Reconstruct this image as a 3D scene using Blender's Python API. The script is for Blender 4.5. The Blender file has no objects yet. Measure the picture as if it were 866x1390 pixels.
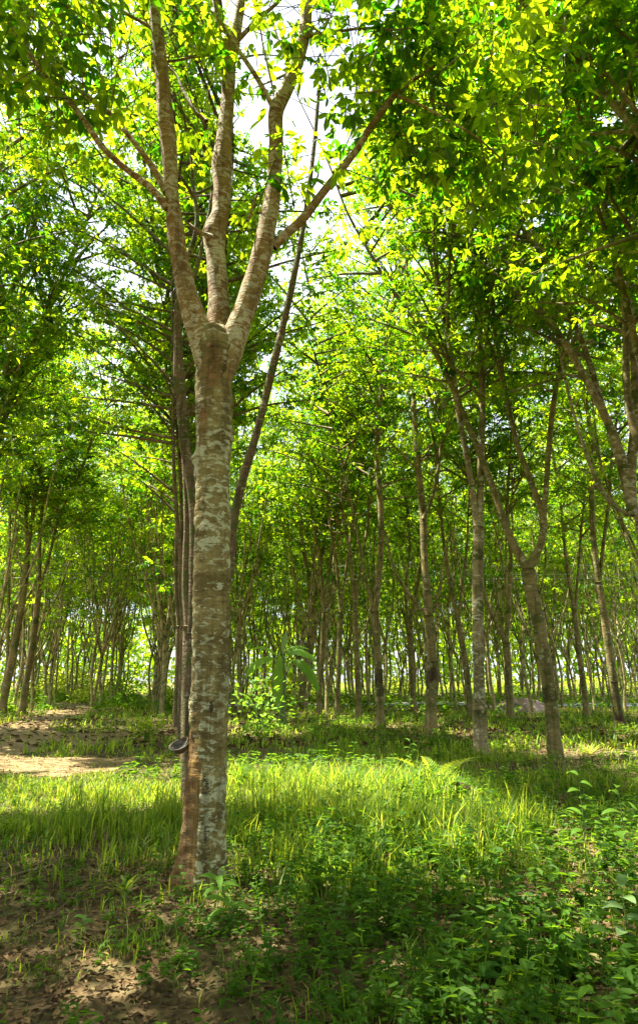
import bpy, math, random
import numpy as np
from mathutils import Vector, noise as mnoise
random.seed(11); rng = np.random.default_rng(11)
R = math.radians
sc = bpy.context.scene
COL = sc.collection
F = 870.0; CX = 433.0; CY = 695.0; PITCH = R(14.8); H = 1.3
SUN_EL = R(67); SUN_AZ = R(-72)          # azimuth from +Y towards +X
SUND = np.array([math.sin(SUN_AZ)*math.cos(SUN_EL), math.cos(SUN_AZ)*math.cos(SUN_EL), math.sin(SUN_EL)])

# ---------------------------------------------------------------- camera maths
FW = np.array([0, math.cos(PITCH), math.sin(PITCH)]); UPV = np.array([0, -math.sin(PITCH), math.cos(PITCH)])
def at(px, py, D):
    """world point seen at photo pixel (px,py) at forward distance D; also metres per pixel there"""
    d = np.array([(px-CX)/F, 0, 0]) + FW + UPV*((CY-py)/F)
    t = D/d[1]
    return np.array([0, 0, H]) + d*t, t/F
def gh(x, y):
    """gentle ground relief"""
    r = np.clip((np.hypot(x, y)-3)/12, 0, 1)
    return r*(0.06*np.sin(x*0.55+1.3)*np.cos(y*0.41) + 0.05*np.sin(x*0.21-y*0.17+0.6)) + 0.012*np.sin(x*2.3+y*1.1)*np.cos(y*1.9-x*0.7)
def gdist(py):
    return H/math.tan(math.atan((py-CY)/F)-PITCH)
def gpt(px, py):
    D = gdist(py); p, s = at(px, py, D); return np.array([p[0], D]), s

# ---------------------------------------------------------------- mesh helpers
def np_mesh(name, V, faces_k, attrs=None, smooth=False):
    """faces_k: list of (n,k) index arrays"""
    me = bpy.data.meshes.new(name)
    V = np.ascontiguousarray(V, dtype=np.float32)
    me.vertices.add(len(V)); me.vertices.foreach_set('co', V.ravel())
    loops = np.concatenate([f.ravel() for f in faces_k]).astype(np.int32)
    tot = np.concatenate([np.full(len(f), f.shape[1], dtype=np.int32) for f in faces_k])
    start = np.concatenate([[0], np.cumsum(tot)[:-1]]).astype(np.int32)
    me.loops.add(len(loops)); me.loops.foreach_set('vertex_index', loops)
    me.polygons.add(len(tot)); me.polygons.foreach_set('loop_start', start)
    me.polygons.foreach_set('use_smooth', np.full(len(tot), smooth, dtype=bool))
    for k, a in (attrs or {}).items():
        at_ = me.attributes.new(k, 'FLOAT', 'POINT'); at_.data.foreach_set('value', np.ascontiguousarray(a, dtype=np.float32))
    me.update(calc_edges=True); me.validate()
    return me
def link(name, me, mat, parent=None, **kw):
    o = bpy.data.objects.new(name, me); COL.objects.link(o)
    if me is not None and mat is not None and not me.materials: me.materials.append(mat)
    if parent is not None: o.parent = parent
    for k, v in kw.items(): o[k] = v
    return o
def thing(name, label, cat, loc=(0,0,0), group=None):
    o = bpy.data.objects.new(name, None); COL.objects.link(o); o.location = loc
    o.empty_display_size = 0.2
    o['label'] = label; o['category'] = cat
    if group: o['group'] = group
    return o

class Tubes:
    """collects tapering tubes into one mesh"""
    def __init__(s): s.V = []; s.F = []; s.n = 0; s.B = []; s.br = 0.0
    def add(s, pts, rad, seg=10, lump=0.06, step=None, cap=True):
        P = np.array(pts, float); r = np.array(rad, float)
        # catmull-rom resample
        L = np.concatenate([[0], np.cumsum(np.linalg.norm(np.diff(P, axis=0), axis=1))])
        n = max(len(P), int(L[-1]/(step or max(0.06, r.mean()*1.6)))+1)
        n = min(n, 260)
        t = np.linspace(0, L[-1], n)
        Q = np.zeros((n, 3))
        m = np.zeros_like(P)
        for i in range(len(P)):
            a, b = max(i-1, 0), min(i+1, len(P)-1)
            m[i] = (P[b]-P[a])/max(L[b]-L[a], 1e-6)
        idx = np.clip(np.searchsorted(L, t, side='right')-1, 0, len(P)-2)
        h = (L[idx+1]-L[idx])+1e-9; u = (t-L[idx])/h
        u2, u3 = u*u, u*u*u
        Q = (2*u3-3*u2+1)[:,None]*P[idx]+((u3-2*u2+u)*h)[:,None]*m[idx]+(-2*u3+3*u2)[:,None]*P[idx+1]+((u3-u2)*h)[:,None]*m[idx+1]
        rr = np.interp(t, L, r)
        T = np.gradient(Q, axis=0); T /= np.linalg.norm(T, axis=1)[:,None]+1e-9
        ref = np.array([0.0, 1, 0]) if abs(T[:,1]).mean() < 0.8 else np.array([1.0, 0, 0])
        A = np.cross(T, ref); A /= np.linalg.norm(A, axis=1)[:,None]+1e-9
        B = np.cross(T, A)
        ph = np.linspace(0, 2*np.pi, seg, endpoint=False)
        s0 = rng.uniform(0, 50)
        z = t[:,None]
        w = 1+lump*(np.sin(ph[None]*2+z*1.7/ max(rr.mean(),.02)*.12+s0)+0.6*np.sin(ph[None]*3-z*7+s0*2)+0.5*np.sin(z*13+s0)+0.35*np.sin(ph[None]*5+z*23+s0))*0.5
        V = Q[:,None,:]+(A[:,None,:]*np.cos(ph)[None,:,None]+B[:,None,:]*np.sin(ph)[None,:,None])*(rr[:,None]*w)[:,:,None]
        i = np.arange(n-1)[:,None]*seg; j = np.arange(seg)[None]; j2 = (j+1) % seg
        f = np.stack([i+j, i+j2, i+seg+j2, i+seg+j], -1).reshape(-1, 4)+s.n
        s.V.append(V.reshape(-1, 3)); s.F.append(f); s.n += n*seg; s.B.append(np.full(n*seg, s.br))
        if cap:
            s.V.append(np.array([Q[-1]+T[-1]*rr[-1]*0.5])); k = s.n; s.n += 1; s.B.append(np.array([s.br]))
            base = k-seg
            s.F.append(np.stack([np.full(seg, k), base+(np.arange(seg)), base+((np.arange(seg)+1) % seg)], -1))
        return Q, rr
    def mesh(s, name, attrs=None):
        q = [f for f in s.F if f.shape[1] == 4]; t = [f for f in s.F if f.shape[1] == 3]
        fk = []
        attrs = dict(attrs or {}); attrs['br'] = np.concatenate(s.B)
        if q: fk.append(np.concatenate(q))
        if t: fk.append(np.concatenate(t)[:, ::-1])
        return np_mesh(name, np.concatenate(s.V), fk, attrs, smooth=True)

def norm(a): return a/(np.linalg.norm(a, axis=-1, keepdims=True)+1e-9)
def blades(P, A, N, L, W, droop, lv, kind='leaf', fold=0.3):
    """leaf blades: P base (n,3), A axis, N normal, L length, W half width -> verts, quads, attr"""
    n = len(P); A = norm(A); S = norm(np.cross(A, N)); N = np.cross(S, A)
    L = np.broadcast_to(L, n)[:,None]; W = np.broadcast_to(W, n)[:,None]; dr = np.broadcast_to(droop, n)[:,None]
    if kind == 'far':
        pts = [(0,0),(0.5,1),(1,0),(0.5,-1)]; quads = [[0,1,2,3]]
    else:
        pts = [(0,0),(0.3,0.85),(0.68,0.9),(1,0),(0.68,-0.9),(0.3,-0.85)]; quads = [[0,1,2,3],[0,3,4,5]]
    vs = []
    for (u, w) in pts:
        vs.append(P+A*L*u*(1-0.12*dr*u)+S*W*w+N*(abs(w)*W*fold-dr*L*u*u))
    k = len(pts)
    V = np.stack(vs, 1).reshape(-1, 3)
    q = (np.arange(n)[:,None,None]*k+np.array(quads)[None]).reshape(-1, 4)
    return V, q, np.repeat(lv, k)
def rotate_about(A, N, ang):
    c = np.cos(ang)[:,None]; s = np.sin(ang)[:,None]
    return A*c+np.cross(N, A)*s
class Blades:
    def __init__(s): s.V=[]; s.Q=[]; s.L=[]; s.n=0
    def add(s, V, q, lv):
        s.V.append(V); s.Q.append(q+s.n); s.L.append(lv); s.n += len(V)
    def mesh(s, name):
        return np_mesh(name, np.concatenate(s.V), [np.concatenate(s.Q)], {'lv': np.concatenate(s.L)})

def trifoliate(P, Aout, L, W, lod='leaf', tone=None):
    """three leaflets splayed from each petiole tip"""
    n = len(P); A = norm(Aout)
    up = np.tile(np.array([0, 0, 1.0]), (n, 1))+rng.normal(0, 0.35, (n, 3))
    N = norm(up-A*np.sum(up*A, 1)[:,None])
    lv0 = rng.uniform(0, 1, n) if tone is None else np.clip(tone+rng.normal(0, .18, n), 0, 1)
    Vs, Qs, Ls, off = [], [], [], 0
    for k, ang in enumerate((-0.95, 0.0, 0.95)):
        a = rotate_about(A, N, np.full(n, ang)+rng.normal(0, .15, n))
        a = a+N*rng.normal(-0.12, 0.2, n)[:,None]
        sc_ = rng.uniform(.8, 1.15, n)*(1.0 if k == 1 else .86)
        V, q, lv = blades(P, a, N+rng.normal(0, .25, (n, 3)), L*sc_, W*sc_, rng.uniform(0.05, .3, n), np.clip(lv0+rng.normal(0, .06, n), 0, 1), lod)
        Vs.append(V); Qs.append(q+off); Ls.append(lv); off += len(V)
    return np.concatenate(Vs), np.concatenate(Qs), np.concatenate(Ls)

# ---------------------------------------------------------------- materials
def newmat(name):
    m = bpy.data.materials.new(name); m.use_nodes = True; nt = m.node_tree; nt.nodes.clear()
    return m, nt, nt.nodes, nt.links
def ramp(nd, stops, interp='LINEAR'):
    r = nd.new('ShaderNodeValToRGB'); cr = r.color_ramp; cr.interpolation = interp
    while len(cr.elements) > 1: cr.elements.remove(cr.elements[-1])
    cr.elements[0].position = stops[0][0]; cr.elements[0].color = (*stops[0][1], 1)
    for p, c in stops[1:]:
        e = cr.elements.new(p); e.color = (*c, 1)
    return r
def leafmat(name, dark, light, tdark, tlight, rough=.42, tf=.5, spec=.4):
    m, nt, nd, lk = newmat(name)
    a = nd.new('ShaderNodeAttribute'); a.attribute_name = 'lv'
    r1 = ramp(nd, [(0, dark), (.8, light), (1, tuple(min(1, c*1.3) for c in light))]); r2 = ramp(nd, [(0, tdark), (1, tlight)])
    lk.new(a.outputs['Fac'], r1.inputs[0]); lk.new(a.outputs['Fac'], r2.inputs[0])
    p = nd.new('ShaderNodeBsdfPrincipled'); p.inputs['Roughness'].default_value = rough
    p.inputs['Specular IOR Level'].default_value = spec
    lk.new(r1.outputs[0], p.inputs['Base Color'])
    t = nd.new('ShaderNodeBsdfTranslucent'); lk.new(r2.outputs[0], t.inputs[0])
    mx = nd.new('ShaderNodeMixShader'); mx.inputs[0].default_value = tf
    lk.new(p.outputs[0], mx.inputs[1]); lk.new(t.outputs[0], mx.inputs[2])
    o = nd.new('ShaderNodeOutputMaterial'); lk.new(mx.outputs[0], o.inputs[0])
    return m
def barkmat(name, c1, c2, lich, lich_amt=.55, scale=1.0, bump=.5, panel=False, algae=(.09,.1,.02)):
    m, nt, nd, lk = newmat(name)
    tc = nd.new('ShaderNodeTexCoord'); mp = nd.new('ShaderNodeMapping'); mp.inputs['Scale'].default_value = (scale, scale, scale*1.9)
    geo = nd.new('ShaderNodeNewGeometry'); lk.new((geo.outputs['Position'] if panel else tc.outputs['Object']), mp.inputs[0])
    def nz(s, det=4, rough=.6, dist=0.0, src=None):
        n = nd.new('ShaderNodeTexNoise'); n.inputs['Scale'].default_value = s; n.inputs['Detail'].default_value = det
        n.inputs['Roughness'].default_value = rough; n.inputs['Distortion'].default_value = dist
        lk.new((src or mp.outputs[0]), n.inputs['Vector']); return n
    n1 = nz(9, 5, .65); r1 = ramp(nd, [(.3, c1), (.7, c2)]); lk.new(n1.outputs[0], r1.inputs[0])
    n0 = nz(1.7, 3); ra = ramp(nd, [(.45, (0,0,0)), (.62, (1,1,1))]); lk.new(n0.outputs[0], ra.inputs[0])
    mxa = nd.new('ShaderNodeMix'); mxa.data_type = 'RGBA'; lk.new(ra.outputs[0], mxa.inputs['Factor'])
    lk.new(r1.outputs[0], mxa.inputs['A']); mxa.inputs['B'].default_value = (*algae, 1)
    n2 = nz(7.5, 6, .68, .6)
    big = nz(1.1, 2)
    ad = nd.new('ShaderNodeMath'); ad.operation = 'MULTIPLY_ADD'; lk.new(big.outputs[0], ad.inputs[0]); ad.inputs[1].default_value = .35
    lk.new(n2.outputs[0], ad.inputs[2])
    r2 = ramp(nd, [(lich_amt+.155, (0,0,0)), (lich_amt+.2, (.8,.8,.8))]); lk.new(ad.outputs[0], r2.inputs[0])
    mx = nd.new('ShaderNodeMix'); mx.data_type = 'RGBA'; lk.new(r2.outputs[0], mx.inputs['Factor'])
    lk.new(mxa.outputs['Result'], mx.inputs['A']); mx.inputs['B'].default_value = (*lich, 1)
    # fine ragged speckle of the lichen edges and darker vertical stains
    n7 = nz(38, 5, .75); r7 = ramp(nd, [(.3, (.55,.55,.5)), (.5, (1,1,1)), (.7, (1.0,.97,.9))]); lk.new(n7.outputs[0], r7.inputs[0])
    m7 = nd.new('ShaderNodeMix'); m7.data_type = 'RGBA'; m7.blend_type = 'MULTIPLY'; m7.inputs['Factor'].default_value = .9
    lk.new(mx.outputs['Result'], m7.inputs['A']); lk.new(r7.outputs[0], m7.inputs['B'])
    mp8 = nd.new('ShaderNodeMapping'); mp8.inputs['Scale'].default_value = (7*scale, 7*scale, .8*scale); lk.new((geo.outputs['Position'] if panel else tc.outputs['Object']), mp8.inputs[0])
    n8 = nz(1, 4, .6, .3, mp8.outputs[0]); r8 = ramp(nd, [(.36, (.42,.40,.34)), (.52, (1,1,1))]); lk.new(n8.outputs[0], r8.inputs[0])
    mx = nd.new('ShaderNodeMix'); mx.data_type = 'RGBA'; mx.blend_type = 'MULTIPLY'; mx.inputs['Factor'].default_value = .75
    lk.new(m7.outputs['Result'], mx.inputs['A']); lk.new(r8.outputs[0], mx.inputs['B'])
    # dark cracks, horizontal
    mp2 = nd.new('ShaderNodeMapping'); mp2.inputs['Scale'].default_value = (6*scale, 6*scale, 34*scale)
    lk.new((geo.outputs['Position'] if panel else tc.outputs['Object']), mp2.inputs[0])
    n3 = nz(1, 3, .6, 0, mp2.outputs[0]); r3 = ramp(nd, [(.3, (.45,.42,.38)), (.46, (1,1,1))]); lk.new(n3.outputs[0], r3.inputs[0])
    mu = nd.new('ShaderNodeMix'); mu.data_type = 'RGBA'; mu.blend_type = 'MULTIPLY'; mu.inputs['Factor'].default_value = .8
    lk.new(mx.outputs['Result'], mu.inputs['A']); lk.new(r3.outputs[0], mu.inputs['B'])
    col = mu.outputs['Result']
    if panel:
        at1 = nd.new('ShaderNodeAttribute'); at1.attribute_name = 'panel'
        mp4 = nd.new('ShaderNodeMapping'); mp4.inputs['Scale'].default_value = (45, 45, 2.2); lk.new(geo.outputs['Position'], mp4.inputs[0])
        n5 = nz(1, 4, .6, .2, mp4.outputs[0]); r5 = ramp(nd, [(.3, (.035,.022,.008)), (.5, (.14,.07,.014)), (.72, (.27,.17,.045))]); lk.new(n5.outputs[0], r5.inputs[0])
        nn = nz(22, 3); m1 = nd.new('ShaderNodeMath'); m1.operation = 'MULTIPLY_ADD'; lk.new(nn.outputs[0], m1.inputs[0]); m1.inputs[1].default_value = .7; lk.new(at1.outputs['Fac'], m1.inputs[2])
        rr = ramp(nd, [(.70, (0,0,0)), (1.0, (.9,.9,.9))]); lk.new(m1.outputs[0], rr.inputs[0])
        mp_ = nd.new('ShaderNodeMix'); mp_.data_type = 'RGBA'; lk.new(rr.outputs[0], mp_.inputs['Factor']); lk.new(col, mp_.inputs['A']); lk.new(r5.outputs[0], mp_.inputs['B'])
        at2 = nd.new('ShaderNodeAttribute'); at2.attribute_name = 'scar'
        m2 = nd.new('ShaderNodeMath'); m2.operation = 'MULTIPLY_ADD'; lk.new(nn.outputs[0], m2.inputs[0]); m2.inputs[1].default_value = .9; lk.new(at2.outputs['Fac'], m2.inputs[2])
        rs = ramp(nd, [(.85, (0,0,0)), (1.0, (1,1,1))]); lk.new(m2.outputs[0], rs.inputs[0])
        ms = nd.new('ShaderNodeMix'); ms.data_type = 'RGBA'; lk.new(rs.outputs[0], ms.inputs['Factor']); lk.new(mp_.outputs['Result'], ms.inputs['A']); ms.inputs['B'].default_value = (.055,.04,.018,1)
        at3 = nd.new('ShaderNodeAttribute'); at3.attribute_name = 'rust'
        m3 = nd.new('ShaderNodeMath'); m3.operation = 'MULTIPLY_ADD'; lk.new(n2.outputs[0], m3.inputs[0]); m3.inputs[1].default_value = 1.5; lk.new(at3.outputs['Fac'], m3.inputs[2])
        r6 = ramp(nd, [(1.0, (0,0,0)), (1.15, (.8,.8,.8))]); lk.new(m3.outputs[0], r6.inputs[0])
        # ramps clamp at 1, so halve first
        hv = nd.new('ShaderNodeMath'); hv.operation = 'MULTIPLY'; hv.inputs[1].default_value = .5; lk.new(m3.outputs[0], hv.inputs[0])
        r6.color_ramp.elements[0].position = .48; r6.color_ramp.elements[1].position = .62; lk.new(hv.outputs[0], r6.inputs[0])
        mr = nd.new('ShaderNodeMix'); mr.data_type = 'RGBA'; lk.new(r6.outputs[0], mr.inputs['Factor']); lk.new(ms.outputs['Result'], mr.inputs['A']); mr.inputs['B'].default_value = (.2,.085,.022,1)
        col = mr.outputs['Result']
    p = nd.new('ShaderNodeBsdfPrincipled'); p.inputs['Roughness'].default_value = .85; p.inputs['Specular IOR Level'].default_value = .25
    lk.new(col, p.inputs['Base Color'])
    bp = nd.new('ShaderNodeBump'); bp.inputs['Strength'].default_value = bump; bp.inputs['Distance'].default_value = .02
    sm = nd.new('ShaderNodeMath'); sm.operation = 'ADD'; lk.new(n3.outputs[0], sm.inputs[0]); lk.new(n1.outputs[0], sm.inputs[1])
    lk.new(sm.outputs[0], bp.inputs['Height']); lk.new(bp.outputs[0], p.inputs['Normal'])
    o = nd.new('ShaderNodeOutputMaterial'); lk.new(p.outputs[0], o.inputs[0])
    return m
def groundmat(name, cols, scale=3.0, bump=.6):
    m, nt, nd, lk = newmat(name)
    tc = nd.new('ShaderNodeTexCoord')
    n = nd.new('ShaderNodeTexNoise'); n.inputs['Scale'].default_value = scale; n.inputs['Detail'].default_value = 8; n.inputs['Roughness'].default_value = .68
    lk.new(tc.outputs['Object'], n.inputs['Vector'])
    n2 = nd.new('ShaderNodeTexNoise'); n2.inputs['Scale'].default_value = scale*.12; n2.inputs['Detail'].default_value = 4; lk.new(tc.outputs['Object'], n2.inputs['Vector'])
    n3 = nd.new('ShaderNodeTexVoronoi'); n3.inputs['Scale'].default_value = scale*9; lk.new(tc.outputs['Object'], n3.inputs['Vector'])
    a = nd.new('ShaderNodeMath'); a.operation = 'MULTIPLY_ADD'; a.inputs[1].default_value = .45; lk.new(n2.outputs[0], a.inputs[0])
    b = nd.new('ShaderNodeMath'); b.operation = 'MULTIPLY'; b.inputs[1].default_value = .55; lk.new(n.outputs[0], b.inputs[0]); lk.new(b.outputs[0], a.inputs[2])
    r = ramp(nd, cols); lk.new(a.outputs[0], r.inputs[0])
    hs = nd.new('ShaderNodeHueSaturation'); v = nd.new('ShaderNodeMath'); v.operation = 'MULTIPLY_ADD'; v.inputs[1].default_value = .5; v.inputs[2].default_value = .75
    lk.new(n3.outputs['Color'], v.inputs[0]); lk.new(v.outputs[0], hs.inputs['Value']); lk.new(r.outputs[0], hs.inputs['Color'])
    p = nd.new('ShaderNodeBsdfPrincipled'); p.inputs['Roughness'].default_value = .95; p.inputs['Specular IOR Level'].default_value = .15
    lk.new(hs.outputs[0], p.inputs['Base Color'])
    bp = nd.new('ShaderNodeBump'); bp.inputs['Strength'].default_value = bump; bp.inputs['Distance'].default_value = .03
    lk.new(n.outputs[0], bp.inputs['Height']); lk.new(bp.outputs[0], p.inputs['Normal'])
    o = nd.new('ShaderNodeOutputMaterial'); lk.new(p.outputs[0], o.inputs[0])
    return m
def plain(name, c, rough=.7, spec=.3):
    m, nt, nd, lk = newmat(name)
    tc = nd.new('ShaderNodeTexCoord'); n = nd.new('ShaderNodeTexNoise'); n.inputs['Scale'].default_value = 14; n.inputs['Detail'].default_value = 5
    lk.new(tc.outputs['Object'], n.inputs['Vector'])
    r = ramp(nd, [(.3, tuple(x*.6 for x in c)), (.7, tuple(min(1, x*1.25) for x in c))]); lk.new(n.outputs[0], r.inputs[0])
    p = nd.new('ShaderNodeBsdfPrincipled'); p.inputs['Roughness'].default_value = rough; p.inputs['Specular IOR Level'].default_value = spec
    lk.new(r.outputs[0], p.inputs['Base Color'])
    o = nd.new('ShaderNodeOutputMaterial'); lk.new(p.outputs[0], o.inputs[0])
    return m
M_leaf = leafmat('rubber_leaf', (.014,.06,.002), (.055,.14,.006), (.07,.27,.002), (.62,.78,.008), tf=.6)
M_grass = leafmat('grass_blade', (.04,.11,.006), (.13,.22,.02), (.14,.36,.004), (.82,.82,.06), rough=.5, tf=.5, spec=.3)
M_weed = leafmat('weed_leaf', (.025,.075,.006), (.06,.13,.01), (.10,.28,.004), (.32,.50,.015), rough=.6, tf=.45, spec=.15)
M_pale = leafmat('pale_leaf', (.10,.19,.05), (.2,.3,.11), (.2,.42,.03), (.42,.62,.1), rough=.4, tf=.4)
M_straw = leafmat('dry_straw', (.22,.16,.07), (.42,.34,.16), (.3,.22,.08), (.5,.4,.16), rough=.7, tf=.3, spec=.2)
M_limb = barkmat('limb_bark', (.20,.125,.035), (.35,.25,.085), (.60,.60,.38), .525, 1.7, .5, panel=True, algae=(.22,.12,.03))
M_fresh = leafmat('fresh_leaf', (.07,.17,.015), (.15,.28,.03), (.16,.42,.01), (.4,.66,.03), rough=.6, tf=.4, spec=.15)
M_litter = leafmat('dead_leaf', (.05,.03,.012), (.19,.12,.05), (.06,.035,.012), (.16,.09,.03), rough=.8, tf=.12, spec=.15)
M_bark = barkmat('grey_bark', (.16,.12,.04), (.28,.22,.085), (.42,.40,.24), .60, 1.0, .5)
M_bark2 = barkmat('pale_bark', (.2,.15,.07), (.33,.26,.13), (.48,.45,.3), .55, 1.0, .5)
M_main = barkmat('main_bark', (.17,.13,.04), (.32,.255,.085), (.52,.53,.31), .548, 1.6, .45, panel=True, algae=(.14,.105,.028))
M_rough = barkmat('lumpy_bark', (.11,.07,.035), (.22,.15,.08), (.35,.31,.2), .6, 1.6, .9)
M_ground = groundmat('forest_soil', [(.25,(.05,.035,.015)),(.45,(.12,.08,.038)),(.55,(.08,.08,.025)),(.68,(.19,.13,.065))])
M_path = groundmat('path_earth', [(.3,(.12,.08,.035)),(.5,(.21,.145,.065)),(.7,(.30,.215,.105))], 4.0, .4)
M_road = groundmat('road_surface', [(.3,(.2,.2,.2)),(.7,(.33,.33,.33))], 6.0, .2)
M_gravel = groundmat('gravel', [(.3,(.2,.12,.09)),(.5,(.34,.23,.19)),(.7,(.45,.36,.33))], 9.0, 1.0)
M_stemg = plain('green_stem', (.12,.17,.04), .6)
M_shell = plain('coconut_shell', (.16,.11,.055), .75, .15)
M_latex = plain('dried_latex', (.02,.016,.012), .5)
M_wire = plain('wire', (.3,.3,.3), .4)
M_red = plain('red_cloth', (.6,.03,.03), .8)
M_far = barkmat('bark_painted_sunlit', (.26,.21,.08), (.42,.35,.14), (.55,.5,.28), .58, 1.0, .4)  # far-row bark, colour lightened to stand in for sunlight on the trunks
M_scar = barkmat('tapped_bark', (.035,.022,.012), (.09,.055,.025), (.2,.17,.09), .66, 1.5, .6)
M_log = barkmat('rotten_wood', (.11,.05,.03), (.24,.12,.07), (.3,.2,.12), .62, 3, 1.2)

# ---------------------------------------------------------------- where the sun reaches the floor
def sun_spot(P):
    """ground point whose sun ray passes through P"""
    k = P[:,2]/SUND[2]
    return P[:,0]-SUND[0]*k, P[:,1]-SUND[1]*k
_nv = rng.uniform(0, 6.28, 12)
def patch(x, y, s=1.0):
    return (np.sin(x*1.1*s+_nv[0]+1.2*np.sin(y*.7*s+_nv[1]))+np.sin(y*1.3*s+_nv[2]+1.1*np.sin(x*.8*s+_nv[3]))+.6*np.sin((x+y)*2.3*s+_nv[4])+.5*np.sin((x-y)*3.1*s+_nv[5]))/3.1
def open_to_sun(x, y):
    """0..1 how far the canopy is open above the ground point (clearing over the grass strip)"""
    # strip: from X=-4.6..1.6 at D 6.6..10.6, tongue further right
    edge = .45*patch(x, y, 1.3)
    s = np.minimum((y-7.0+0.04*np.abs(x+.6)+edge*.8)/.3, (11.4-y+edge)/.8)
    sx = np.minimum((x+4.5+edge)/.6, (2.3-x+edge)/.6)
    strip = np.clip(np.minimum(s, sx), 0, 1)
    hole = np.clip((1.5+.5*edge-np.hypot((x+1.2), (y-17.6)*.7))/.5, 0, 1)
    hole2 = np.clip((1.0+edge-np.hypot((x-5.2), (y-13.5)*.8))/.5, 0, 1)
    hole3 = np.clip((1.7+edge-np.hypot((x+5.9)*.7, (y-11.2)))/.4, 0, 1)
    spots = np.clip((patch(x+31, y*1.3, 2.6)-.7)/.08, 0, 1)*(y < 7)*.9
    limbs = np.clip((1.05-np.hypot((x-1.5), (y-4.0)*1.5))/.3, 0, 1)*np.clip((patch(x*1.7+5, y*1.7, 2.4)+.45)/.2, 0, 1)
    dap = np.clip((patch(x*.9+17, y*.7, 1.4)-.36)/.15, 0, 1)*(y > 12)*(y < 30)*(x > 2.5)*.8
    return np.maximum.reduce([strip, hole, hole2, hole3, spots, limbs, dap])

# ---------------------------------------------------------------- crown builder
def make_crown(stem_tops, crown_base, top, spread, n_branch, twig_leaves, lod, leafL, clear=False, tubes=None, up=.55, seg=5, keep=None, droopy=.0, off=None):
    """stem_tops: list of (Q pts, radii). Grows branches off the upper stems, twigs off those, leaf clusters on the twigs."""
    TW = []   # twig tip, dir
    if tubes is not None: tubes.br = 1.0
    allQ = []; w = []
    for Q, rr in stem_tops:
        sel = Q[:,2] > crown_base
        if sel.sum() < 2: continue
        allQ.append(Q[sel]); 
    if not allQ: return None
    nb_each = [max(3, int(n_branch*len(q)/sum(len(a) for a in allQ))) for q in allQ]
    for q, nb in zip(allQ, nb_each):
        for b in range(nb):
            f = (b+rng.uniform(0, .9))/nb
            i = min(int(f*(len(q)-1)), len(q)-2)
            p0 = q[i]+(q[i+1]-q[i])*rng.uniform()
            zrel = np.clip((p0[2]-crown_base)/max(top-crown_base, .1), 0, 1)
            ln = spread*((1.05-.55*zrel) if lod == 'far' else (.8+.3*math.sin(math.pi*zrel)))*rng.uniform(.45, 1.1)
            az = rng.uniform(0, 2*np.pi)
            d = np.array([math.cos(az), math.sin(az), rng.uniform(up-.35, up+.45)]); d /= np.linalg.norm(d)
            p1 = p0+d*ln*.5+rng.normal(0, .08, 3); d2 = d+np.array([0, 0, .1-droopy*rng.uniform(.3, 1.3)]); p2 = p1+d2/np.linalg.norm(d2)*ln*.5
            if off is not None:
                if openness(np.array([p1, p2])+off).max() > .5 and rng.uniform() < .95: continue
            if tubes is not None: tubes.add([p0, p1, p2], [.012+.011*ln, .009+.006*ln, .006], seg, .03, step=.3, cap=False)
            nt = max(3, int(ln*4.2))
            for k in range(nt):
                g = .25+.75*(k+rng.uniform(0, 1))/nt
                pp = p0*(1-g)**2+2*p1*g*(1-g)+p2*g*g
                aa = rng.uniform(0, 2*np.pi); dd = np.array([math.cos(aa), math.sin(aa), rng.uniform(-.35, .75)])+d*.6
                dd /= np.linalg.norm(dd); TW.append(np.concatenate([pp, dd, [rng.uniform(.25, .7)*(1.1-.3*g)]]))
    TW = np.array(TW)
    if tubes is not None and lod == 'leaf':
        for t in TW[::3]:
            tubes.add([t[:3], t[:3]+t[3:6]*t[6]], [.005, .0025], 3, 0, step=9, cap=False)
    return TW
def leaves_on(TW, twig_leaves, lod, leafL, ref=None, keepfn=None):
    """trifoliate leaves bunched on the outer part of each twig"""
    n = len(TW)
    rep = rng.integers(int(twig_leaves*.6), int(twig_leaves*1.4)+1, n)
    T = np.repeat(TW, rep, axis=0); m = len(T)
    tone_b = np.repeat(rng.uniform(.0, .98, n)**1.3, rep)
    f = rng.uniform(.35, 1.05, m)[:,None]
    base = T[:,:3]+T[:,3:6]*T[:,6:7]*f
    az = rng.uniform(0, 2*np.pi, m)
    out = np.stack([np.cos(az), np.sin(az), rng.uniform(-.45, .35, m)], 1)+T[:,3:6]*.5
    out = norm(out)
    tip = base+out*rng.uniform(.08, .2, m)[:,None]*leafL/.13
    if keepfn is not None:
        k = keepfn(tip); tip, out, tone_b = tip[k], out[k], tone_b[k]
    out[:,2] -= rng.uniform(0, .9, len(out))
    L = leafL*rng.uniform(.6, 1.3, len(tip))
    return trifoliate(tip, out, L, L*.19, lod, tone_b)

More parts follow.
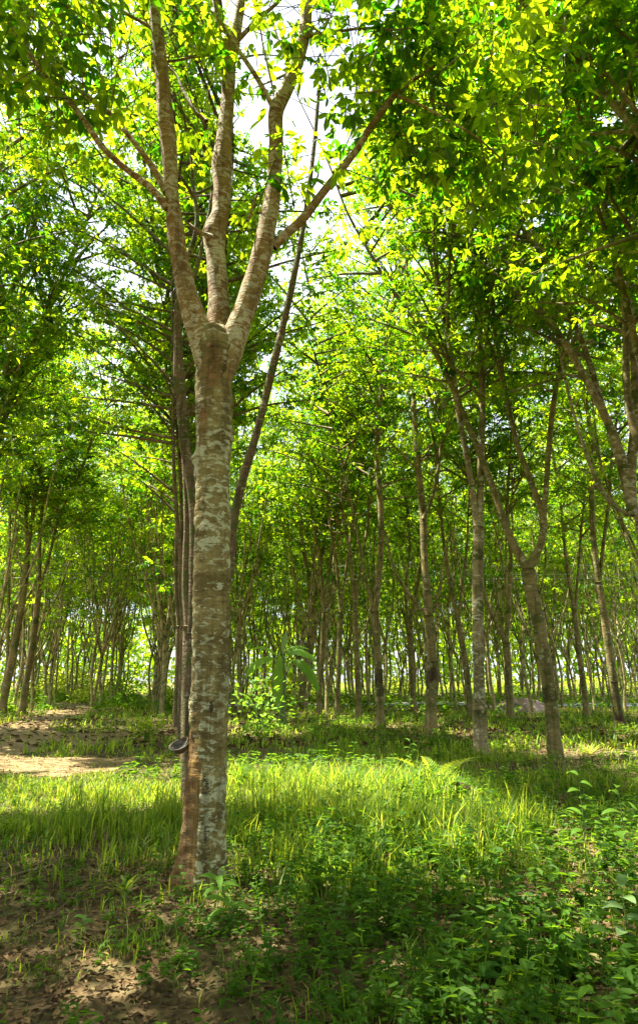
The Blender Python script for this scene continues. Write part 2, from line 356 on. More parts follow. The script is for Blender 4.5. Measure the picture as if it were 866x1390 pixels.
# ---------------------------------------------------------------- prototype plantation trees
def proto_tree(kind, lod, seed, top=18.5):
    rng_state = np.random.default_rng(seed)
    T = Tubes(); r = rng_state
    forkh = [3.0, 4.2, 2.2, 4.6, 3.4, 2.7, 3.6][kind]; ns = [4, 3, 5, 3, 2, 4, 5][kind]
    lean = r.normal(0, .05, 2); r0 = r.uniform(.085, .115) if lod == 'leaf' else r.uniform(.055, .085)
    bend = r.normal(0, .12, 2)
    P = [np.array([0, 0, -.15]), np.array([lean[0]*.3, lean[1]*.3, .5])]
    for f in (.4, .7, 1.0):
        P.append(np.array([lean[0]*forkh*f+bend[0]*math.sin(f*3.1), lean[1]*forkh*f+bend[1]*math.sin(f*3.1), forkh*f]))
    T.add(P, [r0*1.4, r0*1.08, r0*.98, r0*.92, r0*.95], 9 if lod == 'leaf' else 7, .08, step=.22)
    stems = []
    for s in range(ns):
        az = 2*np.pi*s/ns+r.uniform(-.6, .6); sp = r.uniform(.10, .26); rs = r0*r.uniform(.5, .72)
        start = forkh*(1-.0*s) - (0.06 if s < 2 else r.uniform(0, forkh*.25))
        k = np.clip(start/forkh, 0, 1); base = P[-2]*(1-k)*3+P[-1]*(1-(1-k)*3) if k > .67 else P[-2]
        base = np.array([lean[0]*start, lean[1]*start, start])+np.array([bend[0], bend[1], 0])*math.sin(start/forkh*3.1)
        pts = [base]
        hh = top*r.uniform(.82, 1.0)
        wob = r.normal(0, .18, (6, 2))
        for i, f in enumerate((.12, .3, .5, .75, 1.0)):
            z = start+(hh-start)*f
            o = (z-start)*sp*(1.25-.5*f)+.18*min(1, f*8)
            pts.append(np.array([base[0]+math.cos(az)*o+wob[i,0], base[1]+math.sin(az)*o+wob[i,1], z]))
        Q, rr = T.add(pts, [rs, rs*.9, rs*.75, rs*.55, rs*.35, .012], 7 if lod == 'leaf' else 5, .07, step=.3)
        stems.append((Q, rr))
        # a thin side stem low on the stem
        if r.uniform() < .7:
            i = int(len(Q)*r.uniform(.1, .3)); a2 = az+r.uniform(-1.5, 1.5); q0 = Q[i]; l2 = r.uniform(2.5, 4.5)
            pts = [q0, q0+np.array([math.cos(a2)*.35, math.sin(a2)*.35, .6]), q0+np.array([math.cos(a2)*.7, math.sin(a2)*.7, l2*.55]), q0+np.array([math.cos(a2)*1.0, math.sin(a2)*1.0, l2])]
            Q2, r2 = T.add(pts, [rs*.45, rs*.4, rs*.3, .01], 5, .05, step=.35); stems.append((Q2, r2))
    if lod == 'leaf':
        TW = make_crown(stems, 5.8, top, 3.3, 124, 8, lod, .13, tubes=T, droopy=.3)
        V, q, lv = leaves_on(TW, 9.5, lod, .145)
    else:
        TW = np.concatenate([make_crown(stems, 8.3, top, 2.1, 38, 8, lod, .2, tubes=T, seg=3, droopy=.3), make_crown(stems, 3.4, 8.6, .9, 6, 8, lod, .2, tubes=T, seg=3)])
        V, q, lv = leaves_on(TW, 7.5, lod, .2)
    return T.mesh('tree_trunk_mesh'), np_mesh('tree_crown_mesh', V, [q], {'lv': lv})

NEARP = [proto_tree(k, 'leaf', 100+k) for k in range(5)]
FARP = [proto_tree(k, 'far', 200+k) for k in range(7)]
KINDTXT = ['four-stemmed', 'three-stemmed', 'low-forking five-stemmed', 'high-forking', 'slim two-stemmed', 'low-forking', 'broad five-stemmed']
ORD = ['front', 'second', 'third', 'fourth', 'fifth', 'sixth', 'seventh', 'eighth', 'ninth', 'tenth']; ordn = {}
tree_spots = []   # occupied trunk spots
def thin_crown(cm, x, y, rz, s3, lodk):
    """own crown for a tree by the clearing: leaflets missing where the canopy is open"""
    n = len(cm.vertices); V = np.empty(n*3, np.float32); cm.vertices.foreach_get('co', V); V = V.reshape(-1, lodk, 3)
    lv = np.empty(n, np.float32); cm.attributes['lv'].data.foreach_get('value', lv); lv = lv.reshape(-1, lodk)
    c, s_ = math.cos(rz), math.sin(rz); B = V[:,0]*np.array(s3)
    W = np.stack([B[:,0]*c-B[:,1]*s_+x, B[:,0]*s_+B[:,1]*c+y, B[:,2]], 1)
    o = openness(W)
    if o.max() < .05: return cm
    k = rng.uniform(0, 1, len(o)) > o*.94; V = V[k]; lv = lv[k]; m = len(V)
    qd = np.array([[0,1,2,3],[0,3,4,5]] if lodk == 6 else [[0,1,2,3]])
    q = (np.arange(m)[:,None,None]*lodk+qd[None]).reshape(-1, 4)
    return np_mesh('tree_crown_mesh', V.reshape(-1, 3), [q], {'lv': lv.ravel()})
def canopy_gap(W):
    """0..1 inside the opening in the leaf roof over and behind the big tree"""
    e = .35*patch(W[:,0]*1.3, W[:,2], 1.2)
    a = np.minimum((W[:,0]+1.6+.06*W[:,1]+e)/.5, (.6+.045*W[:,1]-W[:,0]+e)/.5)
    b = (W[:,2]-(1.6+.93*W[:,1])+e*1.5)/.8
    return np.clip(np.minimum(a, b), 0, 1)*(W[:,1] > 5.6)*(W[:,1] < 30)
def openness(W):
    sx, sy = sun_spot(W); return np.maximum(open_to_sun(sx, sy), canopy_gap(W))
def thin_trunk(tm, x, y, rz, s3):
    """own woody mesh without the small branches that would cross the opening"""
    n = len(tm.vertices); V = np.empty(n*3, np.float32); tm.vertices.foreach_get('co', V); V = V.reshape(-1, 3)
    br = np.empty(n, np.float32); tm.attributes['br'].data.foreach_get('value', br)
    c, s_ = math.cos(rz), math.sin(rz); B = V*np.array(s3)
    W = np.stack([B[:,0]*c-B[:,1]*s_+x, B[:,0]*s_+B[:,1]*c+y, B[:,2]], 1)
    bad = (br > .5) & (openness(W) > .4)
    if not bad.any(): return tm
    npoly = len(tm.polygons); st = np.empty(npoly, np.int32); lt = np.empty(npoly, np.int32); tm.polygons.foreach_get('loop_start', st); tm.polygons.foreach_get('loop_total', lt)
    L = np.empty(len(tm.loops), np.int32); tm.loops.foreach_get('vertex_index', L); fk = []
    remap = np.cumsum(~bad)-1
    for k in (4, 3):
        f = L[st[lt == k][:,None]+np.arange(k)[None]]
        if len(f):
            f = f[~bad[f].any(1)]
            if len(f): fk.append(remap[f])
    return np_mesh('tree_trunk_mesh', V[~bad], fk, {'br': br[~bad]}, smooth=True)
def put_tree(x, y, proto, label, group, sc_=1.0, mat=None):
    tm, cm = proto
    rz = rng.uniform(0, 6.28); s3 = (sc_, sc_, sc_*rng.uniform(.93, 1.07))
    if -20 < x < 9 and -2 < y < 30: 
        cm = thin_crown(cm, x, y, rz, s3, 6 if proto in NEARP else 4); tm = thin_trunk(tm, x, y, rz, s3)
    t = thing('rubber_tree', label, 'tree', (x, y, float(gh(x, y))), group)
    t.rotation_euler = (0, 0, rz); t.scale = s3
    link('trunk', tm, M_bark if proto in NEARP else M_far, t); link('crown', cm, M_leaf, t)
    tree_spots.append((x, y))
    return t

# ---------------------------------------------------------------- hand-placed trees of the photo
def px_path(pts, D, dD=0.0, ref_y=None):
    """pts [(px,py,width_px)] -> points and radii at distance D (drifting by dD per metre of height)"""
    P, r = [], []
    for (x, y, w) in pts:
        p, s = at(x, y, D)
        if dD:
            for _ in range(3):
                p, s = at(x, y, D+dD*max(p[2], 0))
        P.append(p); r.append(w*s*.5)
    return P, r
def extend_up(P, r, top, drift=.12):
    """carry a stem on above the frame or into the crown, up to the given height"""
    P = list(P); r = list(r)
    d = norm((P[-1]-P[-2])[None])[0]; d[2] = max(d[2], .5); d /= np.linalg.norm(d)
    while P[-1][2] < top-.3:
        d = norm((d+np.array([rng.normal(0, .06), rng.normal(0, .06), .12]))[None])[0]
        step = min(1.2, (top-P[-1][2])/max(d[2], .4)+.05)
        P.append(P[-1]+d*step); r.append(max(.012, r[-1]*.78))
    return P, r
def keep_open(strength=.95):
    def fn(tip):
        o = openness(tip)
        return rng.uniform(0, 1, len(tip)) > o*strength
    return fn
def photo_tree(label, D, trunk, stems, group='rubber trees of the nearer rows', mat=None, top=18, crown_base=7.0, spread=3.2, nbr=104, tl=9, leafL=.135, dDs=None, seg=14, keep=True, lod='leaf', ext=None, scar=None):
    base, s = at(trunk[0][0], trunk[0][1], D)
    bx, by = base[0], D
    t = thing('rubber_tree', label, 'tree', (bx, by, float(gh(bx, by))), group)
    T = Tubes(); off = np.array([bx, by, float(gh(bx, by))])
    P, r = px_path(trunk, D); r = [a*.76 for a in r]
    P = [np.array([P[0][0], P[0][1], off[2]-.12])]+P; r = [r[0]*1.15]+r
    T.add([p-off for p in P], r, seg, .07, step=.1)
    st = []
    for i, sdef in enumerate(stems):
        dD = dDs[i] if dDs else 0.0
        # drift relative to the height where it leaves the trunk
        P, r = [], []
        z0 = None
        for (x, y, w) in sdef:
            p, s = at(x, y, D)
            if z0 is None: z0 = p[2]
            p, s = at(x, y, D+dD*(p[2]-z0)); P.append(p); r.append(w*s*.5*.74)
        tp = top*rng.uniform(.85, 1.0)
        if (ext is None or ext[i]) and P[-1][2] < tp: P, r = extend_up(P, r, tp)
        Q, rr = T.add([p-off for p in P], r, max(6, seg-5), .06, step=.14)
        st.append((Q, rr))
    TW = make_crown(st, crown_base, top, spread, nbr, tl, lod, leafL, tubes=T, droopy=.25, off=off if keep else None)
    kf = None
    if keep:
        k0 = keep_open(); kf = lambda tip: k0(tip+off)
    V, q, lv = leaves_on(TW, tl, lod, leafL, keepfn=kf)
    link('trunk', T.mesh('trunk'), mat or M_bark, t)
    if scar:
        ys = [a[1] for a in trunk][::-1]; T2 = Tubes(); PP = []; rr2 = []
        for yy in np.linspace(scar[0], scar[1], 6):
            xx = np.interp(yy, ys, [a[0] for a in trunk][::-1]); ww = np.interp(yy, ys, [a[2] for a in trunk][::-1]); p, s_ = at(xx, yy, D); PP.append(p-off); rr2.append(ww*s_*.5*.76*1.02+.002)
        T2.add(PP, rr2, seg, .05, step=.05); link('tapped_bark', T2.mesh('tapped_bark'), M_scar, t)
    link('crown', np_mesh('crown', V, [q], {'lv': lv}), M_leaf, t)
    tree_spots.append((bx, by))
    return t
G1 = 'rubber trees of the nearer rows'
photo_tree('pale straight rubber tree with bright sunlit foot, right of centre', gdist(1025),
  [(653,1027,36),(652,1010,24),(650,940,21),(648,820,20),(649,715,19)],
  [[(648,725,13),(644,690,12),(637,640,11),(622,560,10),(612,490,9),(596,400,8)],[(650,722,14),(652,650,13),(654,540,12),(652,470,10),(650,390,8)],[(647,790,5),(635,770,4),(622,750,3)]], mat=M_bark2, dDs=[.05,.1,0], ext=[1,1,0], scar=(970,964))
photo_tree('lichen-spotted rubber tree with wide wishbone fork, right of centre', gdist(1027),
  [(754,1030,30),(751,1000,25),(744,930,23),(731,850,22),(718,790,22),(716,772,22)],
  [[(716,775,16),(690,725,14),(664,650,12),(640,590,11),(604,505,10),(568,440,9),(530,390,7)],
   [(716,775,17),(734,735,14),(737,705,13),(715,640,10),(698,590,9),(684,520,8),(672,450,7)],
   [(736,712,12),(740,670,10),(745,600,10),(752,540,10),(762,490,8),(790,400,6)]], mat=M_bark, dDs=[.1,.05,-.03], scar=(952,934))
photo_tree('dark rubber tree forking low with a thin curved left stem, centre right', gdist(995),
  [(585,998,26),(585,970,20),(586,900,18),(582,835,17)],
  [[(582,838,16),(576,760,13),(574,700,13),(566,620,12),(562,560,10),(562,470,8),(556,400,6)],[(574,705,8),(585,680,7),(594,640,6),(602,570,6),(606,500,5)],[(580,836,8),(556,808,6),(536,775,5),(522,720,4)],[(588,832,6),(598,790,4),(604,740,3)]], dDs=[.05,-.02,.03,0], ext=[1,1,0,0], scar=(935,898))
photo_tree('slim rubber tree near the centre with mossy straight stem', gdist(986),
  [(517,990,20),(516,970,15),(513,900,14),(509,830,14)],
  [[(509,832,12),(516,760,11),(517,700,11),(512,620,10),(516,540,8),(522,470,7)],[(508,830,8),(497,790,6),(488,740,5),(478,690,4)]], dDs=[.03,.02], ext=[1,1], scar=(945,908))
photo_tree('thin rubber tree between two thicker trunks at the centre', gdist(966),
  [(561,966,11),(560,930,9),(556,862,9)],
  [[(556,862,6),(550,800,5),(556,740,4),(548,660,4)],[(556,862,6),(562,820,5),(572,760,4)]], tl=7, leafL=.17)
for (bx, by, w, mid, lab) in [(487,976,10,(482,830),'upright rubber tree just right of the banana plant row gap'),(458,974,9,(462,830),'narrow rubber tree, second right of the banana plant'),(433,972,9,(440,830),'narrow rubber tree directly right of the banana plant'),(409,964,13,(424,850),'curving rubber tree leaning right behind the banana plant')]:
    photo_tree(lab, gdist(by), [(bx,by,w*1.4),(bx,by-20,w),((bx+mid[0])/2,(by+mid[1])/2,w),(mid[0],mid[1],w*.95)],
      [[(mid[0],mid[1],w*.7),(mid[0]-6,mid[1]-70,w*.6),(mid[0]-18,mid[1]-150,w*.5),(mid[0]-14,mid[1]-260,w*.4)],[(mid[0],mid[1],w*.6),(mid[0]+8,mid[1]-60,w*.5),(mid[0]+20,mid[1]-140,w*.45)]], tl=7, leafL=.17)
photo_tree('rubber tree leaning left past the gravel pile, ringed pale trunk in front', gdist(976),
  [(640,976,15),(637,950,11),(630,890,11),(620,835,10)],[[(620,836,8),(608,780,7),(598,700,5),(590,600,4)],[(621,836,5),(628,790,4),(634,730,4)]], tl=7, leafL=.17)
photo_tree('rubber tree with a low V fork standing before the gravel pile', gdist(978),
  [(694,980,18),(692,960,13),(689,900,13),(687,872,13)],[[(687,873,8),(672,845,6),(660,815,6),(648,760,5),(640,680,4)],[(687,873,9),(690,820,8),(693,760,7),(688,690,6),(692,620,5)],[(680,860,4),(682,820,4),(686,770,3)]], tl=8, leafL=.16)
photo_tree('slender rubber tree leaning left near the right side', gdist(972),
  [(796,972,13),(793,940,10),(786,890,10),(779,830,9)],[[(779,832,7),(768,760,6),(760,680,5),(748,600,5)],[(780,832,6),(784,780,5),(790,700,4)]], tl=8, leafL=.15)
photo_tree('dark-footed rubber tree tilting left by the right edge', gdist(986),
  [(842,990,20),(838,965,15),(830,910,14),(820,840,13),(812,790,13)],[[(812,792,11),(804,720,10),(802,640,9),(800,580,8),(790,520,7)],[(813,792,7),(818,740,6),(826,680,6),(832,600,5)]], scar=(985,925), tl=8, leafL=.16)
# right edge: long pale stems sweeping left
photo_tree('rubber tree at the right edge with long pale stems sweeping left', 10.6,
  [(904,1062,24),(900,1030,18),(890,940,16),(880,840,16),(870,720,16),(864,690,17)],
  [[(858,700,19),(852,650,17),(832,590,15),(803,530,13),(775,480,13),(735,420,12),(700,370,11),(670,325,9),(643,283,8),(600,225,6)],
   [(856,690,14),(838,620,12),(815,545,11),(792,470,10),(765,410,9),(738,350,9),(700,300,8),(672,280,7)],
   [(858,700,18),(856,640,18),(862,560,16),(858,450,13),(850,360,11)],
   [(854,700,8),(838,690,8),(815,665,7),(790,600,6),(778,560,5),(768,520,5)]], mat=M_bark2, dDs=[.02,.06,.0,.05], top=15, spread=2.8, nbr=90, crown_base=6.6)
# left edge pair
photo_tree('leftmost rubber tree, leaning slightly right behind the dirt path', gdist(972),
  [(2,974,18),(6,950,13),(18,890,13),(30,820,12),(38,750,10)],[[(38,752,8),(46,690,7),(56,620,6),(50,540,5)],[(38,752,8),(36,700,6),(44,640,5),(60,560,4)],[(10,930,6),(12,830,6),(14,700,5),(16,600,5)]], tl=8, leafL=.16)
photo_tree('second rubber tree from the left edge, dark slim trunk', gdist(970),
  [(30,970,15),(34,940,11),(44,880,11),(54,800,10)],[[(54,802,8),(54,740,7),(58,680,6),(56,600,5),(62,520,4)],[(54,802,6),(66,760,5),(82,700,4),(110,640,4)]], tl=8, leafL=.16)

photo_tree('tall rubber tree past the left edge, stems arching over the dirt path', 17.5,
  [(-62,1002,22),(-60,960,17),(-56,860,16),(-50,780,16)],
  [[(-50,782,12),(-30,690,11),(0,590,10),(40,480,9),(75,400,8),(110,320,7),(130,270,5)],[(-50,782,11),(-44,690,10),(-20,560,9),(10,420,8),(40,330,7),(60,260,5)],[(-50,782,11),(-60,650,10),(-60,500,8),(-40,380,7)]], nbr=190, spread=3.6, tl=9, leafL=.15, crown_base=7.0, top=19)
# tree right behind the main one, its two stems showing either side
photo_tree('lumpy dark-barked rubber tree directly behind the big foreground trunk', 7.5,
  [(257,1075,30),(256,1040,22),(256,960,20),(258,900,20),(261,860,20)],
  [[(260,865,15),(262,780,14),(263,700,15),(258,650,17),(251,600,19),(247,550,19),(244,510,21),(242,460,15),(242,415,13),(246,370,10),(262,330,9),(268,295,8),(262,250,7),(262,205,6)],
   [(264,868,14),(290,820,14),(311,780,15),(316,715,18),(330,650,16),(348,590,14),(375,480,14),(394,400,12),(413,300,9),(425,210,8),(433,120,7)],
   [(246,400,9),(262,380,8),(282,300,6),(290,250,5)],
   [(250,560,7),(236,540,5),(222,505,3)],
   [(250,610,7),(258,556,6),(270,548,4)]], mat=M_rough, dDs=[.0,.0,.05,.0,-.05], ext=[1,0,1,0,0], top=8.4, crown_base=7.6, spread=1.1, nbr=7, tl=8)

for (D_, px_, w_, lab) in [(10.4, 252, 17, 'mossy rubber tree hidden mostly by the foreground trunk, next in its row'), (13.2, 250, 15, 'third rubber tree of the row behind the foreground trunk'), (16.2, 246, 13, 'fourth rubber tree of the row behind the foreground trunk'), (19.3, 240, 11, 'fifth rubber tree of the row behind the foreground trunk')]:
    yb = CY+F*math.tan(math.atan(H/D_)+PITCH)
    a = rng.uniform(-8, 8)
    photo_tree(lab, D_, [(px_,yb,w_*1.4),(px_,yb-25,w_),(px_+2,900,w_*.95),(px_+3,850,w_*.95)],
      [[(px_+3,852,w_*.7),(px_-1,790,w_*.6),(px_-4+a,700,w_*.5),(px_-9+a,600,w_*.42),(px_-14,500,w_*.35)],[(px_+3,852,w_*.75),(px_+8,780,w_*.65),(px_+12,680,w_*.5),(px_+22,560,w_*.45),(px_+30+a,470,w_*.35)]],
      mat=M_rough, group='rubber trees in the row behind the foreground trunk', dDs=[.03,.08], crown_base=6.2, spread=3.6, nbr=170, top=19.5)
# overhead neighbour on the right whose limb crosses the top right corner
photo_tree('rubber tree off the right edge, thick limb crossing the top corner', 5.4,
  [(1250,1150,60),(1250,1100,45),(1230,900,42),(1190,700,40),(1150,560,40)],
  [[(1150,570,26),(1050,400,24),(950,270,20),(866,178,17),(828,135,15),(792,85,12),(760,40,10)],
   [(1140,560,20),(1000,420,16),(920,260,12),(860,215,9),(810,190,7),(775,150,5)],
   [(1150,560,30),(1160,300,26),(1150,0,20)]], mat=M_bark2, dDs=[.12,.3,.0], top=12, crown_base=4.6, spread=2.6, nbr=90, tl=10, leafL=.14)

# ---------------------------------------------------------------- the big foreground tree
DM = 4.82
mb, ms = at(275, 1190, DM)
main = thing('rubber_tree', 'big lichen-patched rubber tree in the foreground, splitting into three limbs', 'tree', (mb[0], DM, 0))
moff = np.array([mb[0], DM, 0.0])
edges = [(1215,223,317),(1195,231,311),(1170,239,308),(1150,242,307),(1100,246,307),(1050,250,308),(1015,254,308),(950,259,311),(850,262,312),(750,264,312),(650,267,312),(590,267,314),(550,266,316),(520,266,315),(500,265,319),(480,264,323),(468,265,322),(455,269,318),(447,278,311),(443,288,301)]
P = []; r = []
for (y, x0, x1) in edges:
    p, s = at((x0+x1)/2, y, DM); P.append(p-moff); r.append((x1-x0)/2*s)
T = Tubes(); T.add(P, r, 72, .035, step=.018)
tv = np.concatenate(T.V)
ang = np.arctan2(tv[:,0]-np.interp(tv[:,2], [p[2] for p in P], [p[0] for p in P]), -tv[:,1])   # 0 faces the camera, + right
rel = ang
# tapping panel: front left, from the ground to about 0.95 m, bounded by the slanting cut; black scar right of it
z = tv[:,2]
panel = np.clip((.02-rel)/.12, 0, 1)*np.clip((rel+2.2)/.2, 0, 1)*np.clip(((.78+.25*(-rel))-z)/.05, 0, 1)*.75
panel2 = np.clip((.35-np.abs(rel+.55))/.15, 0, 1)*np.clip((1.18-z)/.05, 0, 1)*.45
scar = np.maximum.reduce([np.clip((.10-np.abs(rel-.26-.05*np.sin(z*9)))/.07, 0, 1)*np.clip((1.2-z)/.05, 0, 1)*.47,
      np.clip((.20-np.hypot((rel-.25), (z-1.12)*3))/.08, 0, 1)*.55,
      np.clip((.22-np.hypot((rel-.2), (z-.62)*2))/.08, 0, 1)*.5,
      np.clip((.32-np.abs(rel-.3))/.15, 0, 1)*np.clip((.5-z)/.1, 0, 1)*.42])
rust = np.clip((.45-np.abs(z-3.55))/.3, 0, 1)*.1+np.clip((.3-np.hypot(rel*.4, z-3.75))/.12, 0, 1)*.22+np.clip((.2-np.hypot((rel+.5)*.5, z-3.25))/.08, 0, 1)*.3
cxy = np.stack([np.interp(tv[:,2], [p[2] for p in P], [p[0] for p in P]), np.zeros(len(tv))], 1)
rad = tv[:,:2]-cxy; rad /= np.linalg.norm(rad, axis=1)[:,None]+1e-6
disp = -.012*np.clip((np.maximum(panel, panel2*1.2)-.35)/.3, 0, 1)+.006*np.clip(1-np.abs(z-(.78-.25*rel))/.04, 0, 1)*(rel < .1)*(rel > -2)
for (ka, kz, kh, kw) in [(-1.35, 3.0, .035, .07), (1.3, 3.2, .04, .08), (-.4, 2.62, .012, .05), (.9, 2.1, .012, .05), (-.9, 1.75, .01, .06), (.3, 1.42, .012, .05), (1.1, .98, .01, .05), (-.2, 2.2, .01, .04), (-.5, 3.22, .02, .05)]:
    disp += kh*np.exp(-((np.angle(np.exp(1j*(rel-ka)))*.17)**2+(z-kz)**2)/(2*(kw*.55)**2))
disp += .0035*np.sin(z*23+2*np.sin(rel*2))*np.sin(rel*3+z*5)+.0025*np.sin(z*61+np.sin(rel*4)*1.5)
disp += .028*np.exp(-np.clip(z, 0, 9)/.1)*np.sin(rel*4+.6)
nz_ = np.array([mnoise.noise((a[0]*9, a[1]*9, a[2]*5)) for a in tv]); disp += .006*nz_
tv = tv.copy(); tv[:,:2] += rad*disp[:,None]; T.V = [tv]
trunk = link('trunk', T.mesh('trunk', {'panel': np.maximum(panel, panel2), 'scar': scar, 'rust': rust}), M_main, main)
def limb(pts, D0, dD, seg=28, name='limb', parent=main, off=moff, mat=None, lump=.06):
    T = Tubes(); P = []; r = []; z0 = None
    for (x, y, w) in pts:
        p, s = at(x, y, D0)
        if z0 is None: z0 = p[2]
        p, s = at(x, y, D0+dD*(p[2]-z0)); P.append(p-off); r.append(w*s*.5*.84)
    Q, rr = T.add(P, r, seg, lump, step=.03)
    n = len(np.concatenate(T.V)); zz = np.concatenate(T.V)[:,2]
    o = link(name, T.mesh(name, {'panel': np.zeros(n), 'scar': np.zeros(n), 'rust': np.full(n, .2)}), mat or M_limb, parent)
    return o, Q, rr
l1, Q1, R1 = limb([(291,520,40),(282,485,44),(271,450,40),(256,405,33),(243,345,27),(240,322,30),(235,280,23),(232,240,23),(229,190,26),(224,150,25),(221,105,21),(216,60,20),(209,0,19),(204,-80,16),(196,-180,12)], DM-.02, -.04)
l2, Q2, R2 = limb([(294,520,34),(296,470,42),(297,430,38),(297,400,33),(293,345,32),(291,318,38),(299,290,27),(302,255,28),(301,225,32),(305,180,24),(309,140,22),(311,95,22),(313,70,26),(322,30,17),(328,-10,15),(334,-80,12),(345,-170,9)], DM+.05, .07)
l3, Q3, R3 = limb([(297,520,40),(308,485,46),(322,447,40),(336,410,35),(352,358,32),(362,310,29),(368,280,27),(372,240,23),(375,190,24),(375,152,24),(388,122,22),(403,85,20),(413,45,20),(417,0,18),(424,-60,15),(440,-150,11)], DM-.02, .02)
br = []
def branch(pts, D0, dD=0, parent=None, lab=None):
    o, Q, rr = limb(pts, D0, dD, 10, 'branch', parent or main, moff, None, .05); br.append((Q, rr)); return Q
B1 = branch([(229,284,13),(205,255,11),(170,228,10),(140,200,10),(105,150,9),(60,100,8),(30,55,8),(4,18,6),(-30,-20,4)], DM-.12, -.12)
B2 = branch([(226,262,12),(208,228,10),(180,190,9),(150,155,9),(125,135,8),(90,110,6),(60,90,5),(20,60,4)], DM-.1, .15)
B3 = branch([(371,335,16),(388,318,15),(410,298,14),(438,262,13),(462,232,12),(482,206,11),(508,165,11),(535,130,10),(556,112,7),(590,90,5)], DM+.05, -.1)
B4 = branch([(540,130,5),(575,145,4),(610,165,4),(645,185,3),(690,225,3)], DM-.35, -.2)
B5 = branch([(374,152,9),(356,118,8),(342,95,8),(325,70,7),(312,52,6),(296,20,5)], DM+.08, -.05)
B6 = branch([(316,62,8),(335,42,7),(352,25,6),(380,0,5),(400,-30,4)], DM+.28, .1)
B7 = branch([(280,165,8),(266,152,7),(250,125,5),(238,100,4),(215,80,3)], DM+.25, .2)
B8 = branch([(305,70,11),(298,30,12),(291,-10,10),(280,-80,8)], DM+.25, -.1)
B9 = branch([(290,322,9),(270,314,6),(255,302,4)], DM+.05, .3)
B10 = branch([(376,150,4),(368,110,3),(357,60,3),(352,25,2)], DM+.1, .2)
B11 = branch([(378,146,5),(382,118,4),(392,90,3),(380,60,3),(370,25,2)], DM+.05, .1)
B12 = branch([(205,85,5),(250,80,4),(285,62,6)], DM+.1, 0)
B13 = branch([(412,50,7),(450,44,5),(500,38,4),(560,42,4),(640,40,3)], DM, -.1)
B14 = branch([(210,40,6),(160,10,5),(120,-30,4)], DM-.1, -.1)
B15 = branch([(336,300,6),(342,285,5),(350,262,4)], DM+.05, .0)
# foliage of the big tree: clusters along outer branches and the limbs above the frame
TWm = []
def cluster_on(Q, f0, n, spread, dirb=(0,0,.2), lo=.2, hi=.55):
    for _ in range(n):
        i = int((f0+(1-f0)*rng.uniform())*(len(Q)-1)); p = Q[i]+rng.normal(0, spread, 3)*np.array([1,1,.7])
        d = rng.normal(0, 1, 3)+np.array(dirb); d /= np.linalg.norm(d); TWm.append(np.concatenate([p, d, [rng.uniform(lo, hi)]]))
cluster_on(B1, .45, 26, .28); cluster_on(B2, .45, 24, .28); cluster_on(B3, .8, 24, .3); cluster_on(B4, .2, 34, .38); cluster_on(B7, .4, 12, .2)
cluster_on(B12, .0, 8, .2); cluster_on(B13, .35, 34, .4); cluster_on(B14, .2, 26, .4); cluster_on(B6, .75, 5, .12); cluster_on(B10, .5, 2, .1)
cluster_on(Q1, .82, 40, .75); cluster_on(Q2, .92, 7, .35); cluster_on(Q3, .9, 9, .4); cluster_on(B8, .7, 5, .3)
for (px, py, D, n, s) in [(560,60,4.6,30,.5),(640,90,5.0,40,.6),(690,170,5.2,26,.45),(610,210,5.0,26,.45),(560,180,5.3,14,.3),(800,20,4.9,16,.4),(720,260,5.6,18,.4),(400,235,4.6,5,.1),(180,60,4.6,26,.45),(110,40,4.3,30,.5),(40,90,4.4,16,.4),(250,25,4.7,14,.3),(446,90,4.7,5,.12),(450,20,4.7,6,.16),(520,120,5.2,10,.2), (60,-60,4.4,30,.6),(600,-60,4.5,30,.6)]:
    p, _ = at(px, py, D)
    for _ in range(n):
        d = rng.normal(0, 1, 3)+np.array([0,0,.1]); d /= np.linalg.norm(d); TWm.append(np.concatenate([p-moff+rng.normal(0, s, 3)*np.array([1,1,.7]), d, [rng.uniform(.15, .5)]]))
TWm = np.array(TWm)
k0 = keep_open(.97)
V, q, lv = leaves_on(TWm, 8, 'leaf', .135, keepfn=lambda t: k0(t+moff))
tree_spots.append((mb[0], DM))
# twigs carrying those clusters
T = Tubes()
for t in TWm[::1]:
    T.add([t[:3]-t[3:6]*.25, t[:3]+t[3:6]*t[6]], [.006, .003], 4, 0, step=9, cap=False)
tw4 = np.concatenate([f for f in T.F if f.shape[1] == 4])+len(V); twv = np.concatenate(T.V)
cme = np_mesh('crown', np.concatenate([V, twv]), [q, tw4], {'lv': np.concatenate([lv, np.zeros(len(twv))])})
cme.materials.append(M_leaf); cme.materials.append(M_bark)
cme.polygons.foreach_set('material_index', np.concatenate([np.zeros(len(q), np.int32), np.ones(len(tw4), np.int32)]))
link('crown', cme, None, main)

# ---------------------------------------------------------------- the plantation grid
rd = np.array([-math.sin(R(14)), math.cos(R(14))]); nn_ = np.array([math.cos(R(14)), math.sin(R(14))])
u0 = mb[0]*nn_[0]+DM*nn_[1]
cands = []
for k in [a/2 for a in range(-18, 26)]:
    u = u0+6.6*k*(.93 if k < 0 else 1)
    v = -14.0 if k == int(k) else 29.0
    while v < 82:
        p = nn_*(u+rng.normal(0, .22))+rd*(v+rng.normal(0, .3)+(k*1.1) % 2.8)
        v += 2.45 if v < 28 else 2.15
        cands.append((p[0], p[1], k))
near_n = far_n = 0
ROWTXT = {0: 'in the row behind the big foreground tree', -1: 'in the first row left of the dirt lane', -2: 'in the second row left of the dirt lane', 1: 'in the first row to the right', 2: 'in the second row to the right', 3: 'in the third row to the right', 4: 'in the fourth row to the right'}
grid_ct = 0
cands.sort(key=lambda c: c[1])
